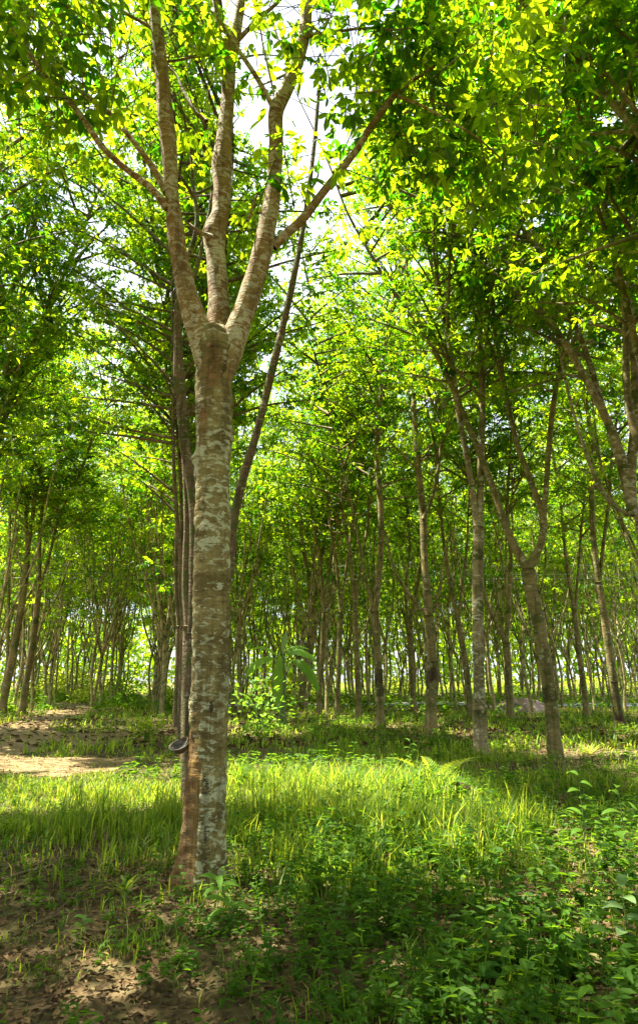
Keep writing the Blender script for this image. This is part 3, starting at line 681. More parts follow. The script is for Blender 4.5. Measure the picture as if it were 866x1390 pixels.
for (x, y, k) in cands:
    d = math.hypot(x, y)
    inview = y > 1 and abs(x)/y < .52
    if min((x-a)**2+(y-b)**2 for a, b in tree_spots) < (1.5 if y < 30 else 1.2)**2: continue
    if y < 26 and inview and k == 1 : continue
    if y < 24 and abs(x)/y < .42 and k == 2: continue
    if k == 0 and 5 < y < 22: continue            # the hand-placed ones stand here
    if inview and y < 15 and k != 0: continue
    if inview and y < 6: continue
    if not inview:
        if y > 34 or abs(x) > 16 or y < -9: continue
        if abs(x)-.56*max(y, 0) > 8: continue
        if d < 3: continue
    elif y > 66 or (x/y < -.24 and y > 60 and rng.uniform() < .3): continue
    near = d < 17
    row = ROWTXT.get(int(math.floor(k+.5)), 'in the outer rows')
    if not inview: lab, g = 'rubber tree outside the frame shading the grass', 'rubber trees around the camera'
    else:
        kk = int(rng.integers(0, 7)); 
        lab = None
    if near:
        kk = int(rng.integers(0, 5)); pr = NEARP[kk]
    else:
        kk = int(rng.integers(0, 7)); pr = FARP[kk]
    if inview:
        dist = 'close by' if y < 24 else 'mid-distance' if y < 45 else 'far' if y < 75 else 'farthest'
        lab = f'{KINDTXT[kk]} rubber tree, {dist}, {row}'
        ordn[row] = ordn.get(row, -1)+1
        if y < 45 and ordn[row] < 10: lab = f'{KINDTXT[kk]} rubber tree, {ORD[ordn[row]]} visible {row}'
        g = f'rubber trees {row}'
    put_tree(x, y, pr, lab, g, rng.uniform(.88, 1.08))
    grid_ct += inview

# far woodland mass closing the view
def treeline():
    Bm = Blades(); n = 46000
    x = rng.uniform(-75, 120, n); y = 92+rng.uniform(0, 16, n)
    dens = np.where(x < -22, .8, 1.0)
    hmax = (15+3.5*np.sin(x*.21)+2*np.sin(x*.53+1))*np.where((x > -38) & (x < -24), .75, 1)
    z = hmax*rng.uniform(0, 1, n)**.8
    k = rng.uniform(0, 1, n) < dens; x, y, z = x[k], y[k], z[k]; n = len(x)
    P = np.stack([x, y, z], 1); A = rng.normal(0, 1, (n, 3)); N = rng.normal(0, 1, (n, 3))+np.array([0, -.3, .8])
    V, q, lv = blades(P, A, norm(N), rng.uniform(.5, 1.1, n), rng.uniform(.2, .4, n), .1, rng.uniform(.2, 1, n), 'far')
    link('distant_treeline', np_mesh('distant_treeline', V, [q], {'lv': lv}), M_leaf, None, kind='stuff', label='distant mass of trees closing the plantation', category='woodland')
treeline()

# ---------------------------------------------------------------- ground, path, road
def sheet(name, xs, ys, dz, mat, mask=None, **kw):
    X, Y = np.meshgrid(xs, ys); Z = gh(X, Y)+dz
    V = np.stack([X, Y, Z], -1).reshape(-1, 3); nx = len(xs)
    i, j = np.meshgrid(np.arange(len(ys)-1), np.arange(nx-1), indexing='ij')
    a = (i*nx+j).ravel(); q = np.stack([a, a+1, a+nx+1, a+nx], 1)
    if mask is not None:
        c = V[q].mean(1); q = q[mask(c[:,0], c[:,1])]
        used, inv = np.unique(q, return_inverse=True); V = V[used]; q = inv.reshape(-1, 4)
    return link(name, np_mesh(name, V, [q], smooth=True), mat, None, **kw)
def axis(lim, n):  # dense near 0, sparse far
    t = np.linspace(-1, 1, n); return np.sign(t)*(np.abs(t)**3)*lim+t*22
sheet('ground', axis(600, 260), axis(600, 260), 0, M_ground, kind='structure', label='forest floor of soil and litter')
def path_mask(x, y):
    e = .35*patch(x, y, 1.1)+.18*patch(x, y, 3.1)
    a = (np.abs(y-(11.0-.05*(x+4))) < 1.25+e*.7) & (x < -3.3+e*2)
    b = (np.abs(y-(16.5-.10*(x+6))) < 1.3+e) & (x < -4.6+e*2)
    c = (np.abs((x+8.4)+.27*(y-20)) < .9+e) & (y > 9)&(y<40)
    return a | b | c
sheet('path', np.arange(-22, -2, .09), np.arange(8.5, 36, .09), .012, M_path, path_mask, kind='structure', label='bare dirt track')
sheet('road', np.concatenate([np.arange(-7, 30, .5)]), np.arange(35.2, 40.3, .5), .03, M_road, None, kind='structure', label='grey paved road crossing behind the trees')

# ---------------------------------------------------------------- gravel pile
def gravel_pile(px, py, wm, hm, label):
    p, s = gpt(px, py); V = []; F = []
    n = 60; m = 24
    for i in range(m+1):
        f = i/m; 
        for j in range(n):
            a = 2*np.pi*j/n; rr_ = (1-f)*(1+.18*math.sin(a*3+px)+.08*math.sin(a*7))
            V.append((math.cos(a)*rr_*wm/2, math.sin(a)*rr_*wm*.33, hm*(1-(1-f)**1.6)*(1+.12*mnoise.noise((math.cos(a)*3+px, math.sin(a)*3, f*3)))+.10*mnoise.noise((math.cos(a)*7*(1-f), math.sin(a)*7*(1-f), px))+.06*mnoise.noise((math.cos(a)*19*(1-f), math.sin(a)*19*(1-f), px))))
    q = np.array([[i*n+j, i*n+(j+1) % n, (i+1)*n+(j+1) % n, (i+1)*n+j] for i in range(m) for j in range(n)])
    V = np.array(V); 
    o = link('gravel_pile', np_mesh('gravel_pile', V, [q]), M_gravel, None, label=label, category='gravel pile'); o.location = (p[0], p[1], float(gh(p[0], p[1]))-.03)
gravel_pile(710, 966, 3.4, .62, 'reddish gravel pile beside the grey road')
gravel_pile(672, 963, 1.9, .26, 'low dark heap at the left foot of the gravel pile')

# ---------------------------------------------------------------- grass
def pix(x, y):
    """photo pixel of a floor point (used to write densities the way they look in the photo)"""
    d = y*math.cos(PITCH)-H*math.sin(PITCH); v = -y*math.sin(PITCH)-H*math.cos(PITCH)
    return CX+F*x/d, CY-F*v/d
def lush(x, y):
    e = .5*patch(x, y, 1.7)
    a = np.clip(np.minimum((y-5.0+e*1.6+.25*np.abs(x+.3)*(x<-.3)+.5*(x>-.3))/1.3, (10.0-y+e)/.8), 0, 1)*np.clip((x+4.6+.25*(y-6)+e)/.7, 0, 1)*np.clip((2.6-x+e)/.9, 0, 1)
    a = a*(.55+.45*np.clip((patch(x+9, y, 2.7)+.5)/.6, 0, 1))
    a = a*np.where((x < -1.6) & (y < 5.6+.4*(-1.6-x)), .3, 1)
    b = .34*np.clip((patch(x, y, .9)+.35)/.5, 0, 1)*(y > 8)+.05+.22*(y < 6)*(x > -.8)*np.clip(patch(x, y, 2.2)+.5, 0, 1)
    c = .5*np.clip((y-16)/10, 0, 1)*np.clip(patch(x, y, .5)+.6, 0, 1)
    g = np.maximum.reduce([a, b, c])
    return np.where(path_mask(x, y), .09*np.clip(patch(x, y, 2.9)+.4, 0, 1), g)
def make_grass(n, y0, y1, h0, h1, w0, w1, power=1.0, name='grass', clump=True, xr=.6, label='', hi_lush=True, mat=None):
    u = rng.uniform(0, 1, n); y = y0+(y1-y0)*u**power; x = rng.uniform(-1, 1, n)*(y*xr+1.2)
    if clump:
        cx_ = rng.normal(0, .05, n); 
        g = rng.integers(0, n//9, n); x = x[g]+rng.normal(0, .045, n)*(1+y[g]*.03); y = y[g]+rng.normal(0, .045, n)*(1+y[g]*.03)
    d = lush(x, y) if hi_lush else np.clip(.15+patch(x+4, y, 2.4), 0, .8)*np.where(x < -.8, .75, 1)
    k = rng.uniform(0, 1, n) < d; k &= ~((y > 35) & (y < 40.6) & (x > -7.5) & (x < 31))
    k &= (np.hypot(x-mb[0], y-DM) > .22)
    x, y, d = x[k], y[k], d[k]; n = len(x)
    P = np.stack([x, y, gh(x, y)-.01], 1)
    h = rng.uniform(h0, h1, n)*(.4+.6*d)*(1+.55*patch(x, y, 2.1))*np.where((x < -1.6) & (y > 6.3) & (y < 13), .45, 1)*np.where((x < -2.2) & (y <= 6.3), .6, 1)*rng.choice([.6, .9, 1, 1.35], n)
    az = rng.uniform(0, 2*np.pi, n); ln = rng.uniform(.1, .75, n)
    lean = np.stack([np.cos(az), np.sin(az), np.zeros(n)], 1)
    side = np.stack([-np.sin(az), np.cos(az), np.zeros(n)], 1)*rng.uniform(w0, w1, n)[:,None]
    up = np.array([0, 0, 1.0])
    hh = h[:,None]; ll = (ln*h)[:,None]
    m1 = P+up*hh*.55+lean*ll*.25; m2 = P+up*hh*(1-.35*ln[:,None])+lean*ll
    V = np.stack([P-side*.7, P+side*.7, m1+side, m1-side, m2+side*.12, m2-side*.12], 1).reshape(-1, 3)
    b = np.arange(n)[:,None, None]*6; q = (b+np.array([[0,1,2,3],[3,2,4,5]])[None]).reshape(-1, 4)
    lv = np.repeat(np.clip(rng.normal(.5, .25, n), 0, 1), 6)
    link(name, np_mesh(name, V, [q], {'lv': lv}), mat or M_grass, None, kind='stuff', label=label, category='grass')
make_grass(140000, 4.2, 12.5, .10, .36, .0028, .0062, 1.0, label='tall green grass around the big trunk')
make_grass(9000, 4.2, 16, .1, .3, .0025, .005, 1.0, label='dry straw blades among the green grass', name='grass', mat=M_straw)
make_grass(26000, 2.4, 7.5, .05, .2, .0018, .004, 1.0, label='sparse short grass on the shaded litter', name='grass', hi_lush=False)
make_grass(110000, 11.5, 45, .12, .38, .008, .018, 1.3, label='patchy grass among the farther trees', name='grass')
make_grass(30000, 40, 118, .3, .7, .03, .06, 1.2, label='thin grass under the far rows', name='grass')

# ---------------------------------------------------------------- leaf litter and weeds
def litter(n, y0, y1, L0, L1, power):
    u = rng.uniform(0, 1, n); y = y0+(y1-y0)*u**power; x = rng.uniform(-1, 1, n)*(y*.62+1)
    k = rng.uniform(0, 1, n) < np.where(path_mask(x, y), .35, 1-.6*lush(x, y)); k &= ~((y > 35) & (y < 40.6))
    x, y = x[k], y[k]; n = len(x)
    P = np.stack([x, y, gh(x, y)+rng.uniform(.004, .03, n)], 1)
    az = rng.uniform(0, 2*np.pi, n); A = np.stack([np.cos(az), np.sin(az), rng.normal(0, .22, n)], 1)
    N = np.array([0, 0, 1.0])+rng.normal(0, .4, (n, 3))
    L = rng.uniform(L0, L1, n)
    V, q, lv = blades(P, A, norm(N), L, L*rng.uniform(.18, .3, n), rng.uniform(-.2, .2, n), rng.uniform(0, 1, n)**1.4, 'leaf', .5)
    link('leaf_litter', np_mesh('leaf_litter', V, [q], {'lv': lv}), M_litter, None, kind='stuff', label='dry brown fallen leaves on the soil', category='leaf litter')
litter(80000, 2.2, 14, .014, .05, 1.2)
litter(26000, 14, 50, .1, .2, 1.2)

def weeds(n, y0, y1, dens, h0, h1, L0, L1, name='ground_cover', label='', xr=.62, mat=None, lod='leaf'):
    y = rng.uniform(y0, y1, n); x = rng.uniform(-1, 1, n)*(y*xr+1)
    k = rng.uniform(0, 1, n) < dens(x, y); k &= ~path_mask(x, y); k &= (np.hypot(x-mb[0], y-DM) > .25)&~((y > 35) & (y < 40.6)); x, y = x[k], y[k]; n = len(x)
    hgt = rng.uniform(h0, h1, n)*(1+.4*patch(x, y, 1.5)); lean = rng.normal(0, .25, (n, 2))
    Bm = Blades(); tone = rng.uniform(.1, .8, n)
    for j in range(7):
        f = .25+.75*j/6; kk = rng.uniform(0, 1, n) < .85
        P = np.stack([x+lean[:,0]*hgt*f, y+lean[:,1]*hgt*f, gh(x, y)+hgt*f], 1)[kk]
        for s in (0, 1):
            az = rng.uniform(0, 6.28)+2.4*j+np.pi*s+rng.normal(0, .4, kk.sum())
            A = np.stack([np.cos(az), np.sin(az), rng.uniform(-.1, .5, kk.sum())], 1)
            L = rng.uniform(L0, L1, kk.sum())*(1-.35*f)
            V, q, lv = blades(P, A, norm(np.array([0, 0, 1.0])+rng.normal(0, .25, (kk.sum(), 3))), L, L*rng.uniform(.16, .26, kk.sum()), rng.uniform(.1, .4, kk.sum()), np.clip(tone[kk]+rng.normal(0, .12, kk.sum()), 0, 1), lod)
            Bm.add(V, q, lv)
    # stems as thin blades
    P = np.stack([x, y, gh(x, y)-.01], 1); A = np.stack([lean[:,0], lean[:,1], np.ones(n)], 1)
    V, q, lv = blades(P, A, norm(np.array([0, -1.0, 0])+rng.normal(0, .3, (n, 3))), hgt*1.02, .0025, 0, tone, lod); Bm.add(V, q, lv)
    link(name, Bm.mesh(name), mat or M_weed, None, kind='stuff', label=label, category='undergrowth')
def d_right(x, y):
    return np.clip((x+.1+.5*patch(x, y, 1.4)+.25*(y-4))/.8, 0, 1)*np.clip(patch(x, y, 1.2)*.9+.75, .15, 1)*np.clip((9.5-y)/1.5, 0, 1)
def d_left(x, y):
    return np.where(x > -1, .9, .6)*np.clip(patch(x, y, 1.9)+.6, .15, 1)
weeds(2600, 2.5, 9.5, d_right, .08, .3, .06, .13, label='dark leafy weeds covering the right foreground')
weeds(4200, 2.3, 10, d_left, .04, .15, .03, .075, label='sparse small weeds on the leaf litter')
weeds(5200, 2.5, 10.5, lambda x, y: np.clip(d_right(x+.6, y)*1.2, 0, 1), .05, .24, .03, .07, label='fine leaved weeds mixed through the right foreground')
def d_mid(x, y): return np.clip(patch(x, y, .8)*.9+.35, 0.05, 1)*np.where((x < -2) & (y < 30), .35, 1)
weeds(4200, 8.5, 26, d_mid, .1, .32, .08, .16, label='leafy undergrowth between the middle trees')
def d_far(x, y): return np.clip(patch(x, y, .4)*.9+.55, 0.1, 1)
weeds(3600, 26, 90, d_far, .25, .75, .22, .45, label='low green undergrowth beneath the far rows', lod='far')

# ---------------------------------------------------------------- individual small plants
def blade_part(name, parent, P, A, N, L, W, droop, mat, tone=.5, n=10, fold=.25):
    """one long curved leaf as its own mesh, local coordinates"""
    A = np.array(A, float); A /= np.linalg.norm(A); S = np.cross(A, np.array(N, float)); S /= np.linalg.norm(S); Nn = np.cross(S, A)
    V = []; 
    for i in range(n+1):
        u = i/n; w = W*(math.sin(math.pi*min(1, u*.93+.07))**.75)*(1 if u < 1 else .05)
        c = np.array(P)+A*L*(u-.15*droop*u*u)+np.array([0, 0, -1])*droop*L*u*u
        V += [c-S*w+Nn*w*fold, c, c+S*w+Nn*w*fold]
    q = []
    for i in range(n):
        b = i*3; q += [[b, b+1, b+4, b+3], [b+1, b+2, b+5, b+4]]
    lv = np.clip(np.full(len(V), tone)+rng.normal(0, .02, len(V)), 0, 1)
    return link(name, np_mesh(name, np.array(V), [np.array(q)], {'lv': lv}, smooth=True), mat, parent)
def stem_part(parent, pts, rad, mat=None, name='stem', seg=7):
    T = Tubes(); T.add(pts, rad, seg, .03, step=.03); return link(name, T.mesh(name), mat or M_stemg, parent)
def seedling(px, py, h, leaves, label, L=.1, W=.018, mat=None, lean=(0, 0), tone=.6, D=None, group=None, cat='seedling', z=0):
    p, s = gpt(px, py)
    t = thing('seedling', label, cat, (p[0], p[1], float(gh(p[0], p[1]))), group)
    top = np.array([lean[0], lean[1], h])
    stem_part(t, [np.array([0,0,-.02]), top*.5+np.array([.01,0,0]), top], [.004, .0035, .0025])
    for i in range(leaves):
        f = .35+.65*i/(leaves-1); az = i*2.5+px
        P = top*f; blade_part('leaf', t, P, (math.cos(az), math.sin(az)*.8-.25, .45), (0, -.3, 1), L*rng.uniform(.8, 1.15), W, rng.uniform(.3, .55), mat or M_weed, np.clip(tone+rng.normal(0, .1), 0, 1))
    return t
seedling(318, 1262, .26, 9, 'young seedling with long light green leaves at the foot of the big trunk', .17, .02, M_fresh, (-.10, 0), .55)
seedling(500, 1222, .2, 4, 'seedling with two pale drooping leaves on the dark weeds', .13, .022, M_fresh, (-.03, 0), .3)
seedling(216, 1185, .26, 7, 'thin seedling standing left of the big trunk', .12, .013, M_weed, (.02, 0), .9)
seedling(243, 1216, .16, 5, 'small seedling touching the base of the big trunk', .08, .013, M_weed, (0, 0), .8)
seedling(205, 1210, .12, 6, 'tiny fresh sprout on the sunlit litter left of the trunk', .07, .011, M_weed, (.01, 0), 1)
seedling(466, 1262, .2, 9, 'small-leaved upright weed in the lower centre', .05, .009, M_pale, (0, 0), .4)
seedling(60, 1170, .16, 6, 'little weed in the shaded grass at far left', .08, .01, M_weed, (.02, 0), .5)
seedling(548, 1160, .3, 6, 'straight weed in the shaded grass right of centre', .1, .014, M_weed, (0, 0), .5)
seedling(385, 1235, .15, 6, 'bushy dark seedling right of the trunk foot', .1, .018, M_weed, (.02, 0), .3)
seedling(690, 1265, .22, 7, 'broad-leaved weed low on the right', .12, .02, M_weed, (0, 0), .3)
seedling(852, 1300, .3, 5, 'pale broad-leaved seedling in the bottom right corner', .12, .028, M_pale, (0, 0), .5)
seedling(850, 1180, .55, 7, 'tall weed with pale leaves at the right edge', .16, .025, M_weed, (.0, 0), .8)
seedling(795, 1170, .6, 8, 'tall weed with bright leaf tips near the right edge', .15, .025, M_weed, (.0, 0), .9)
seedling(112, 1270, .1, 6, 'low sprout on the litter at lower left', .07, .012, M_weed, (0, 0), .5)
seedling(560, 1060, .55, 9, 'stalk with upright small leaves at the sunny grass edge', .14, .018, M_weed, (-.02, 0), 1)
seedling(500, 1055, .3, 8, 'bright leafy weed at the back of the sunny grass', .14, .02, M_weed, (0, 0), 1)

def tussock(px, py, n, L, label, mat=None, tone=.7, W=.007, sprd=.8):
    p, s = gpt(px, py)
    t = thing('grass_tuft', label, 'grass tuft', (p[0], p[1], float(gh(p[0], p[1]))))
    B = Blades()
    for i in range(n):
        az = 2.4*i+px; el = rng.uniform(.6, 2.2)
        A = np.array([math.cos(az), math.sin(az), el*sprd]); A /= np.linalg.norm(A); S = np.cross(A, [0, 0, 1.0]); S /= np.linalg.norm(S); l = L*rng.uniform(.6, 1.1); V = []
        for j in range(8):
            u = j/7; w = W*math.sin(math.pi*min(1, .15+u*.85)) if u < 1 else .0004
            c = A*l*u+np.array([0, 0, -1])*l*.45*u*u+np.array([rng.normal(0, .004)]*3)
            V += [c-S*w, c+S*w]
        q = np.array([[2*j, 2*j+1, 2*j+3, 2*j+2] for j in range(7)])
        B.add(np.array(V), q, np.full(len(V), np.clip(tone+rng.normal(0, .1), 0, 1)))
    link('leaf', B.mesh('leaf'), mat or M_grass, t)
tussock(168, 1210, 13, .30, 'spidery grass tuft with arching blades left of the trunk', tone=.55, W=.010)
tussock(800, 1020, 30, .6, 'sunlit grass tuft under the right-hand trees', tone=1, W=.008)
tussock(545, 1100, 12, .45, 'dark upright grass tuft right of centre', tone=.3, W=.006, sprd=1.4)
tussock(700, 1075, 18, .5, 'arching grass tuft beside the brown log', tone=.8, W=.010)
tussock(640, 1090, 18, .5, 'bright arching grass by the sunny soil patch', tone=1, W=.010)

def fern(px, py, h, label, fr=3):
    p, s = gpt(px, py); t = thing('fern', label, 'fern', (p[0], p[1], float(gh(p[0], p[1]))))
    for i in range(fr):
        az = [.5, 2.7, -.8, 1.8, 3.6][i]; A = np.array([math.cos(az)*.75, math.sin(az)*.4, 1.0]); B = Blades()
        for j in range(13):
            u = .2+.8*j/12; c = A*h*u+np.array([math.cos(az)*.35*h*u*u, 0, -.45*h*u*u])
            ll = h*.27*math.sin(math.pi*min(1, u))**.6*(1.15-u)+.02
            for sgn in (-1, 1):
                a = np.array([-math.sin(az)*sgn*.3+.9*sgn*abs(math.cos(az))*.3, sgn*.3, 0])+np.array([sgn*.6, 0, .35])
                V, q, lv = blades(c[None], a[None], np.array([[0, -.8, .6]]), ll, ll*.14, .2, np.array([.95]), 'leaf'); B.add(V, q, lv)
        pts = [A*h*u+np.array([math.cos(az)*.35*h*u*u, 0, -.45*h*u*u]) for u in (0, .3, .6, .9, 1)]
        f = link('frond', B.mesh('frond'), M_grass, t); stem_part(f, pts, [.006,.005,.004,.003,.002], M_stemg, 'rachis', 5)
fern(592, 1062, .62, 'bright arching fern at the right end of the sunny grass', 4)

# ---------------------------------------------------------------- shrubs
def shrub_mesh(h, w, n, L, lod='leaf'):
    P = rng.normal(0, 1, (n, 3))*np.array([w/3, w/3, h/4])+np.array([0, 0, h*.55]); P = P[P[:,2] > .03]
    n = len(P); out = norm(P-np.array([0, 0, h*.35])+rng.normal(0, .3, (n, 3)))
    LL = L*rng.uniform(.7, 1.2, n)
    V, q, lv = blades(P, out, norm(np.array([0, 0, 1.0])+rng.normal(0, .4, (n, 3))), LL, LL*.28, rng.uniform(.1, .4, n), rng.uniform(.4, 1, n), lod)
    T = Tubes()
    for i in range(9):
        e = P[int(rng.integers(0, n))]; T.add([np.array([0, 0, -.05]), e*.5+np.array([0, 0, .05]), e], [.016, .01, .004], 5, .03, step=.1)
    return T.mesh('stem'), np_mesh('foliage', V, [q], {'lv': lv})
def shrub(px, py, ms_, label, mat=None, group=None, sc_=1, pos=None):
    if pos is None: p, s = gpt(px, py)
    else: p = np.array(pos)
    t = thing('shrub', label, 'shrub', (p[0], p[1], float(gh(p[0], p[1]))), group); t.scale = (sc_,)*3; t.rotation_euler = (0, 0, rng.uniform(0, 6.28))
    link('stem', ms_[0], M_stemg, t); link('foliage', ms_[1], mat or M_weed, t)
shrub(350, 998, shrub_mesh(1.5, 1.6, 190, .2), 'sunlit shrub with large pale leaves in front of the banana plant', M_fresh, None, .85)
shrub(197, 1003, shrub_mesh(.5, .45, 130, .13), 'small yellow-green bush in the middle of the lane', M_grass)
shrub(165, 958, shrub_mesh(1.7, 1.4, 420, .18), 'dark green bush at the left of the lane', M_weed)
SB = [shrub_mesh(1.5, 2.0, 420, .26), shrub_mesh(1.1, 1.6, 360, .24)]
k = 0
for _ in range(400):
    if k >= 34: break
    y = rng.uniform(38, 85); x = rng.uniform(-.5, .5)*y
    if min((x-a)**2+(y-b)**2 for a, b in tree_spots) < .8: continue
    if 34 < y < 42 and x > -8: continue
    if abs(x+.27*y) < 1.2: continue
    side = 'left of the lane' if x < -.27*y else 'beyond the grey road'
    shrub(0, 0, SB[k % 2], f'leafy {"rounded" if k % 2 else "tall"} shrub in the far undergrowth {side}', M_grass, f'shrubs in the far undergrowth {side}', rng.uniform(.7, 1.4), (x, y)); k += 1

# ---------------------------------------------------------------- banana plant
p, s = gpt(384, 985)
BP = p
ban = thing('banana_plant', 'young banana plant with broad leaves behind the pale shrub', 'banana plant', (p[0], p[1], 0)); ban.scale = (.86, .86, .86)
Dz = p[1]
def loc(px, py, dd=0):
    q_, _ = at(px, py, Dz+dd); return q_-np.array([p[0], p[1], 0])
stem_part(ban, [np.array([0,0,-.05]), loc(383,945), loc(384,900), loc(386,878)], [.13,.11,.09,.05], M_stemg, 'stem', 10)
def bleaf(a, b, c, W, mat, tone, dd=0, nrm=(0, -.8, .7)):
    A0, B0, C0 = loc(*a), loc(*b, dd), loc(*c, dd*1.6); n = 26; V = []
    for i in range(n+1):
        u = i/n; cc = A0*(1-u)**2+2*B0*u*(1-u)+C0*u*u; tn = (B0-A0)*(1-u)+(C0-B0)*u; tn /= np.linalg.norm(tn)
        S = np.cross(tn, nrm); S /= np.linalg.norm(S)
        w = .012 if u < .22 else .75*W*(math.sin(math.pi*((u-.22)/.78*.93+.05))**.6)*(1+(.18 if i % 5 == 0 else 0))
        V += [cc-S*w+np.array([0,0,-.3*w]), cc, cc+S*w+np.array([0,0,-.3*w])]
    q = []
    for i in range(n):
        bb = i*3; q += [[bb, bb+1, bb+4, bb+3], [bb+1, bb+2, bb+5, bb+4]]
    link('leaf', np_mesh('leaf', np.array(V), [np.array(q)], {'lv': np.full(len(V), tone)}), mat, ban)
bleaf((384,885),(350,865),(326,908), .22, M_fresh, .9)
bleaf((386,885),(352,850),(334,868), .10, M_fresh, 1.0, .5)
bleaf((384,885),(400,850),(437,884), .2, M_fresh, .3)
bleaf((386,885),(420,870),(440,930), .24, M_fresh, .4, -.4)
bleaf((384,885),(392,850),(425,866), .1, M_weed, .6, .6)
bleaf((384,885),(385,850),(390,838), .13, M_pale, .8)
bleaf((383,880),(373,870),(377,965), .24, M_fresh, .8, -.5)
bleaf((384,885),(395,900),(398,890), .16, M_pale, .9, -.6)

# ---------------------------------------------------------------- coconut shell cup on its wire
cup_c, cs = at(243, 1016, DM-.02)
cup = thing('latex_cup', 'coconut shell cup with dried latex wired to the left side of the big trunk', 'cup', tuple(cup_c))
def bowl(r0, thick, name, mat, rim=0):
    n = 28; V = []; prof = []
    for i in range(11):
        a = math.pi*.5*i/10; prof.append((r0*math.sin(a), -r0*math.cos(a)*1.05))
    for i in range(10, -1, -1):
        a = math.pi*.5*i/10; prof.append(((r0-thick)*math.sin(a), -(r0-thick)*math.cos(a)*1.05+.001))
    for (rr_, z_) in prof:
        for j in range(n):
            a = 2*np.pi*j/n; k_ = 1+.03*math.sin(a*3)+.02*math.sin(a*7+z_*60); V.append((rr_*math.cos(a)*k_, rr_*math.sin(a)*k_, z_+(.006*math.sin(a*2+1) if rr_ > r0*.9 else 0)))
    m = len(prof); q = np.array([[i*n+j, i*n+(j+1) % n, (i+1)*n+(j+1) % n, (i+1)*n+j] for i in range(m-1) for j in range(n)])
    return link(name, np_mesh(name, np.array(V), [q], smooth=True), mat, cup)
b = bowl(.068, .006, 'shell', M_shell); b.location = (0, 0, .035); b.rotation_euler = (R(28), R(-22), 0)
n = 24; V = [(0, 0, 0)]+[(.058*math.cos(2*np.pi*j/n)*(1+.06*math.sin(j*2.2)), .058*math.sin(2*np.pi*j/n), .003*math.sin(j*1.7)) for j in range(n)]
lt = link('latex', np_mesh('latex', np.array(V), [np.array([[0, 1+j, 1+(j+1) % n] for j in range(n)])]), M_latex, cup); lt.location = (0, -.0, .022); lt.rotation_euler = (R(28), R(-22), 0)
T = Tubes(); T.add([np.array([.07*math.cos(a), .07*math.sin(a), .012*math.sin(a)]) for a in np.linspace(0, 6.28, 24)], [.002]*24, 5, 0, step=.01); T.add([np.array([.065, .01, 0]), np.array([.11, .03, -.01])], [.0025, .0025], 5, 0)
w = link('wire_holder', T.mesh('wire_holder'), M_wire, cup); w.location = (0, 0, .028); w.rotation_euler = (R(15), R(-14), 0)

# ---------------------------------------------------------------- log, fallen sticks
p, s = gpt(622, 1085)
T = Tubes(); T.add([np.array([-.30,-.05,.02]), np.array([-.1,0,.16]), np.array([.1,.02,.19]), np.array([.26,0,.02])], [.05,.075,.08,.05], 18, .16, step=.02)
o = link('rotting_log', T.mesh('rotting_log'), M_log, None, label='short arched brown rotting log at the edge of the sunny grass', category='log'); o.location = (p[0], p[1], 0); o.scale = (.75, .75, .65)
def stick(a, b, r_, label, lift=.02):
    p1, _ = gpt(*a); p2, _ = gpt(*b); c = (p1+p2)/2
    T = Tubes(); v0 = np.array([*(p1-c), lift]); v1 = np.array([*(p2-c), lift*1.4]); mid = np.array([rng.normal(0, .04), rng.normal(0, .04), lift+.02])
    T.add([v0, (v0+mid)/2+np.array([0, .03, 0]), mid, v1], [r_, r_*.9, r_*.8, r_*.5], 7, .12, step=.04); T.add([mid, mid+(v1-v0)*.25+np.array([.0, .12, .05])], [r_*.5, r_*.25], 5, .05)
    o = link('fallen_stick', T.mesh('fallen_stick'), M_rough, None, label=label, category='stick'); o.location = (c[0], c[1], float(gh(c[0], c[1])))
stick((0,1198), (98,1168), .012, 'long thin fallen stick on the litter at the left edge')
stick((640,1185), (686,1160), .012, 'broken pale stick lying in the dark weeds')
stick((735,1140), (810,1134), .02, 'dark fallen stick across the sunny soil at right', .04)
stick((30,1268), (110,1240), .008, 'short twig on the lower left litter')
stick((425,992), (448,985), .05, 'dark chunk of fallen wood beneath the middle trees', .06)
stick((216,1290), (260,1250), .008, 'twig near the bottom below the big trunk')

# ---------------------------------------------------------------- power lines, ribbon
for (y0, y1, x0, x1, lab) in [(762, 765, -250, 1100, 'topmost of the three thin power lines behind the trees'), (774, 777, -250, 1100, 'middle one of the three thin power lines behind the trees'), (781, 782, -250, 1100, 'lowest of the three thin power lines behind the trees')]:
    a, _ = at(x0, y0, 33); b, _ = at(x1, y1, 33); c = (a+b)/2; md = np.array([0, 0, -.18])
    T = Tubes(); T.add([a-c, (a-c)/2+md*.75, md, (b-c)/2+md*.75, b-c], [.009]*5, 4, 0, step=.5)
    o = link('power_line', T.mesh('power_line'), M_wire, None, label=lab, category='power line', group='power lines behind the trees'); o.location = tuple(c)

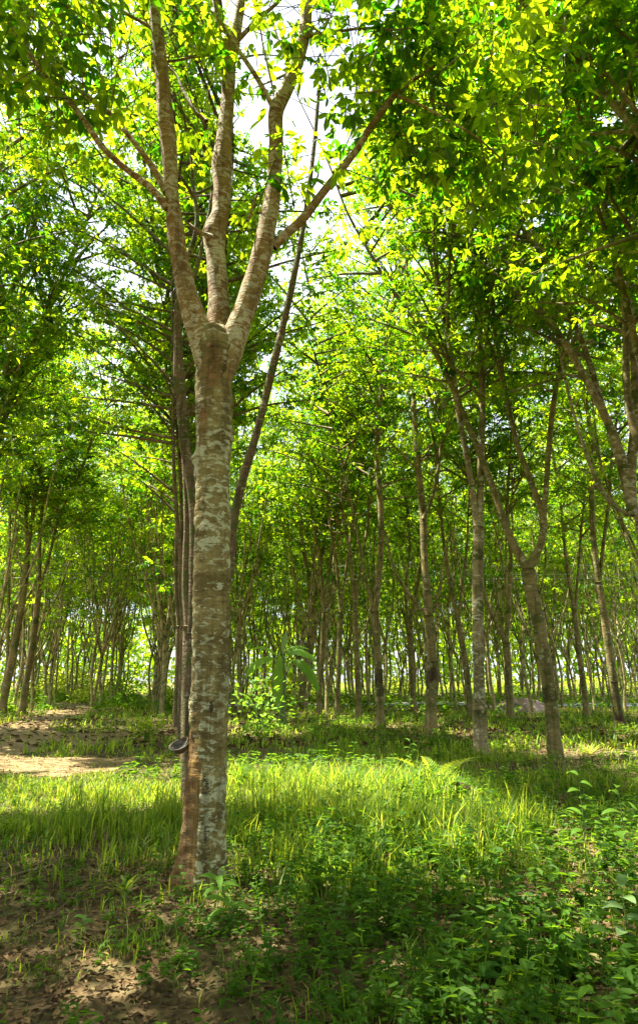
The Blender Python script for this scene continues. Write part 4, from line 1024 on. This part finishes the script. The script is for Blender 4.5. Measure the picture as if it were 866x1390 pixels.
# ---------------------------------------------------------------- camera, sun, sky
cam_d = bpy.data.cameras.new('camera'); cam = bpy.data.objects.new('camera', cam_d); COL.objects.link(cam)
cam.location = (0, 0, H); cam.rotation_euler = (math.pi/2+PITCH, 0, 0)
cam_d.sensor_fit = 'VERTICAL'; cam_d.sensor_height = 36; cam_d.lens = 36*F/1390; cam_d.clip_end = 3000; cam_d.clip_start = .05
sc.camera = cam
sd = bpy.data.lights.new('sun', 'SUN'); sd.energy = 5.0; sd.angle = R(.53); sd.color = (1, .95, .84)
so = bpy.data.objects.new('sun', sd); COL.objects.link(so)
so.rotation_euler = Vector((-SUND[0], -SUND[1], -SUND[2])).to_track_quat('-Z', 'Y').to_euler()
w = bpy.data.worlds.new('World'); sc.world = w; w.use_nodes = True; nt = w.node_tree; nd = nt.nodes; lk = nt.links
bg = nd['Background']; sky = nd.new('ShaderNodeTexSky'); sky.sky_type = 'NISHITA'; sky.sun_disc = False
sky.sun_elevation = SUN_EL; sky.sun_rotation = SUN_AZ; sky.dust_density = 2.5; sky.air_density = 1.0
tc = nd.new('ShaderNodeTexCoord'); nz = nd.new('ShaderNodeTexNoise'); nz.inputs['Scale'].default_value = 2.2; nz.inputs['Detail'].default_value = 5
lk.new(tc.outputs['Generated'], nz.inputs['Vector']); rp = ramp(nd, [(.38, (.25,.25,.25)), (.62, (1,1,1))]); lk.new(nz.outputs[0], rp.inputs[0])
mx = nd.new('ShaderNodeMix'); mx.data_type = 'RGBA'; lk.new(rp.outputs[0], mx.inputs['Factor']); lk.new(sky.outputs[0], mx.inputs['A']); mx.inputs['B'].default_value = (4.2, 4.5, 5.0, 1)
lk.new(mx.outputs['Result'], bg.inputs[0]); bg.inputs[1].default_value = .07
sc.view_settings.view_transform = 'Standard'; sc.view_settings.look = 'None'; sc.view_settings.exposure = 2.55; sc.view_settings.gamma = 1
sc.view_settings.use_curve_mapping = False
sc.render.engine = 'CYCLES'
cy = sc.cycles; cy.max_bounces = 9; cy.diffuse_bounces = 4; cy.transmission_bounces = 5; cy.glossy_bounces = 2; cy.transparent_max_bounces = 4
cy.use_denoising = True; cy.caustics_reflective = False; cy.caustics_refractive = False; cy.sample_clamp_indirect = 8
try: cy.denoiser = 'OPENIMAGEDENOISE'
except Exception: pass
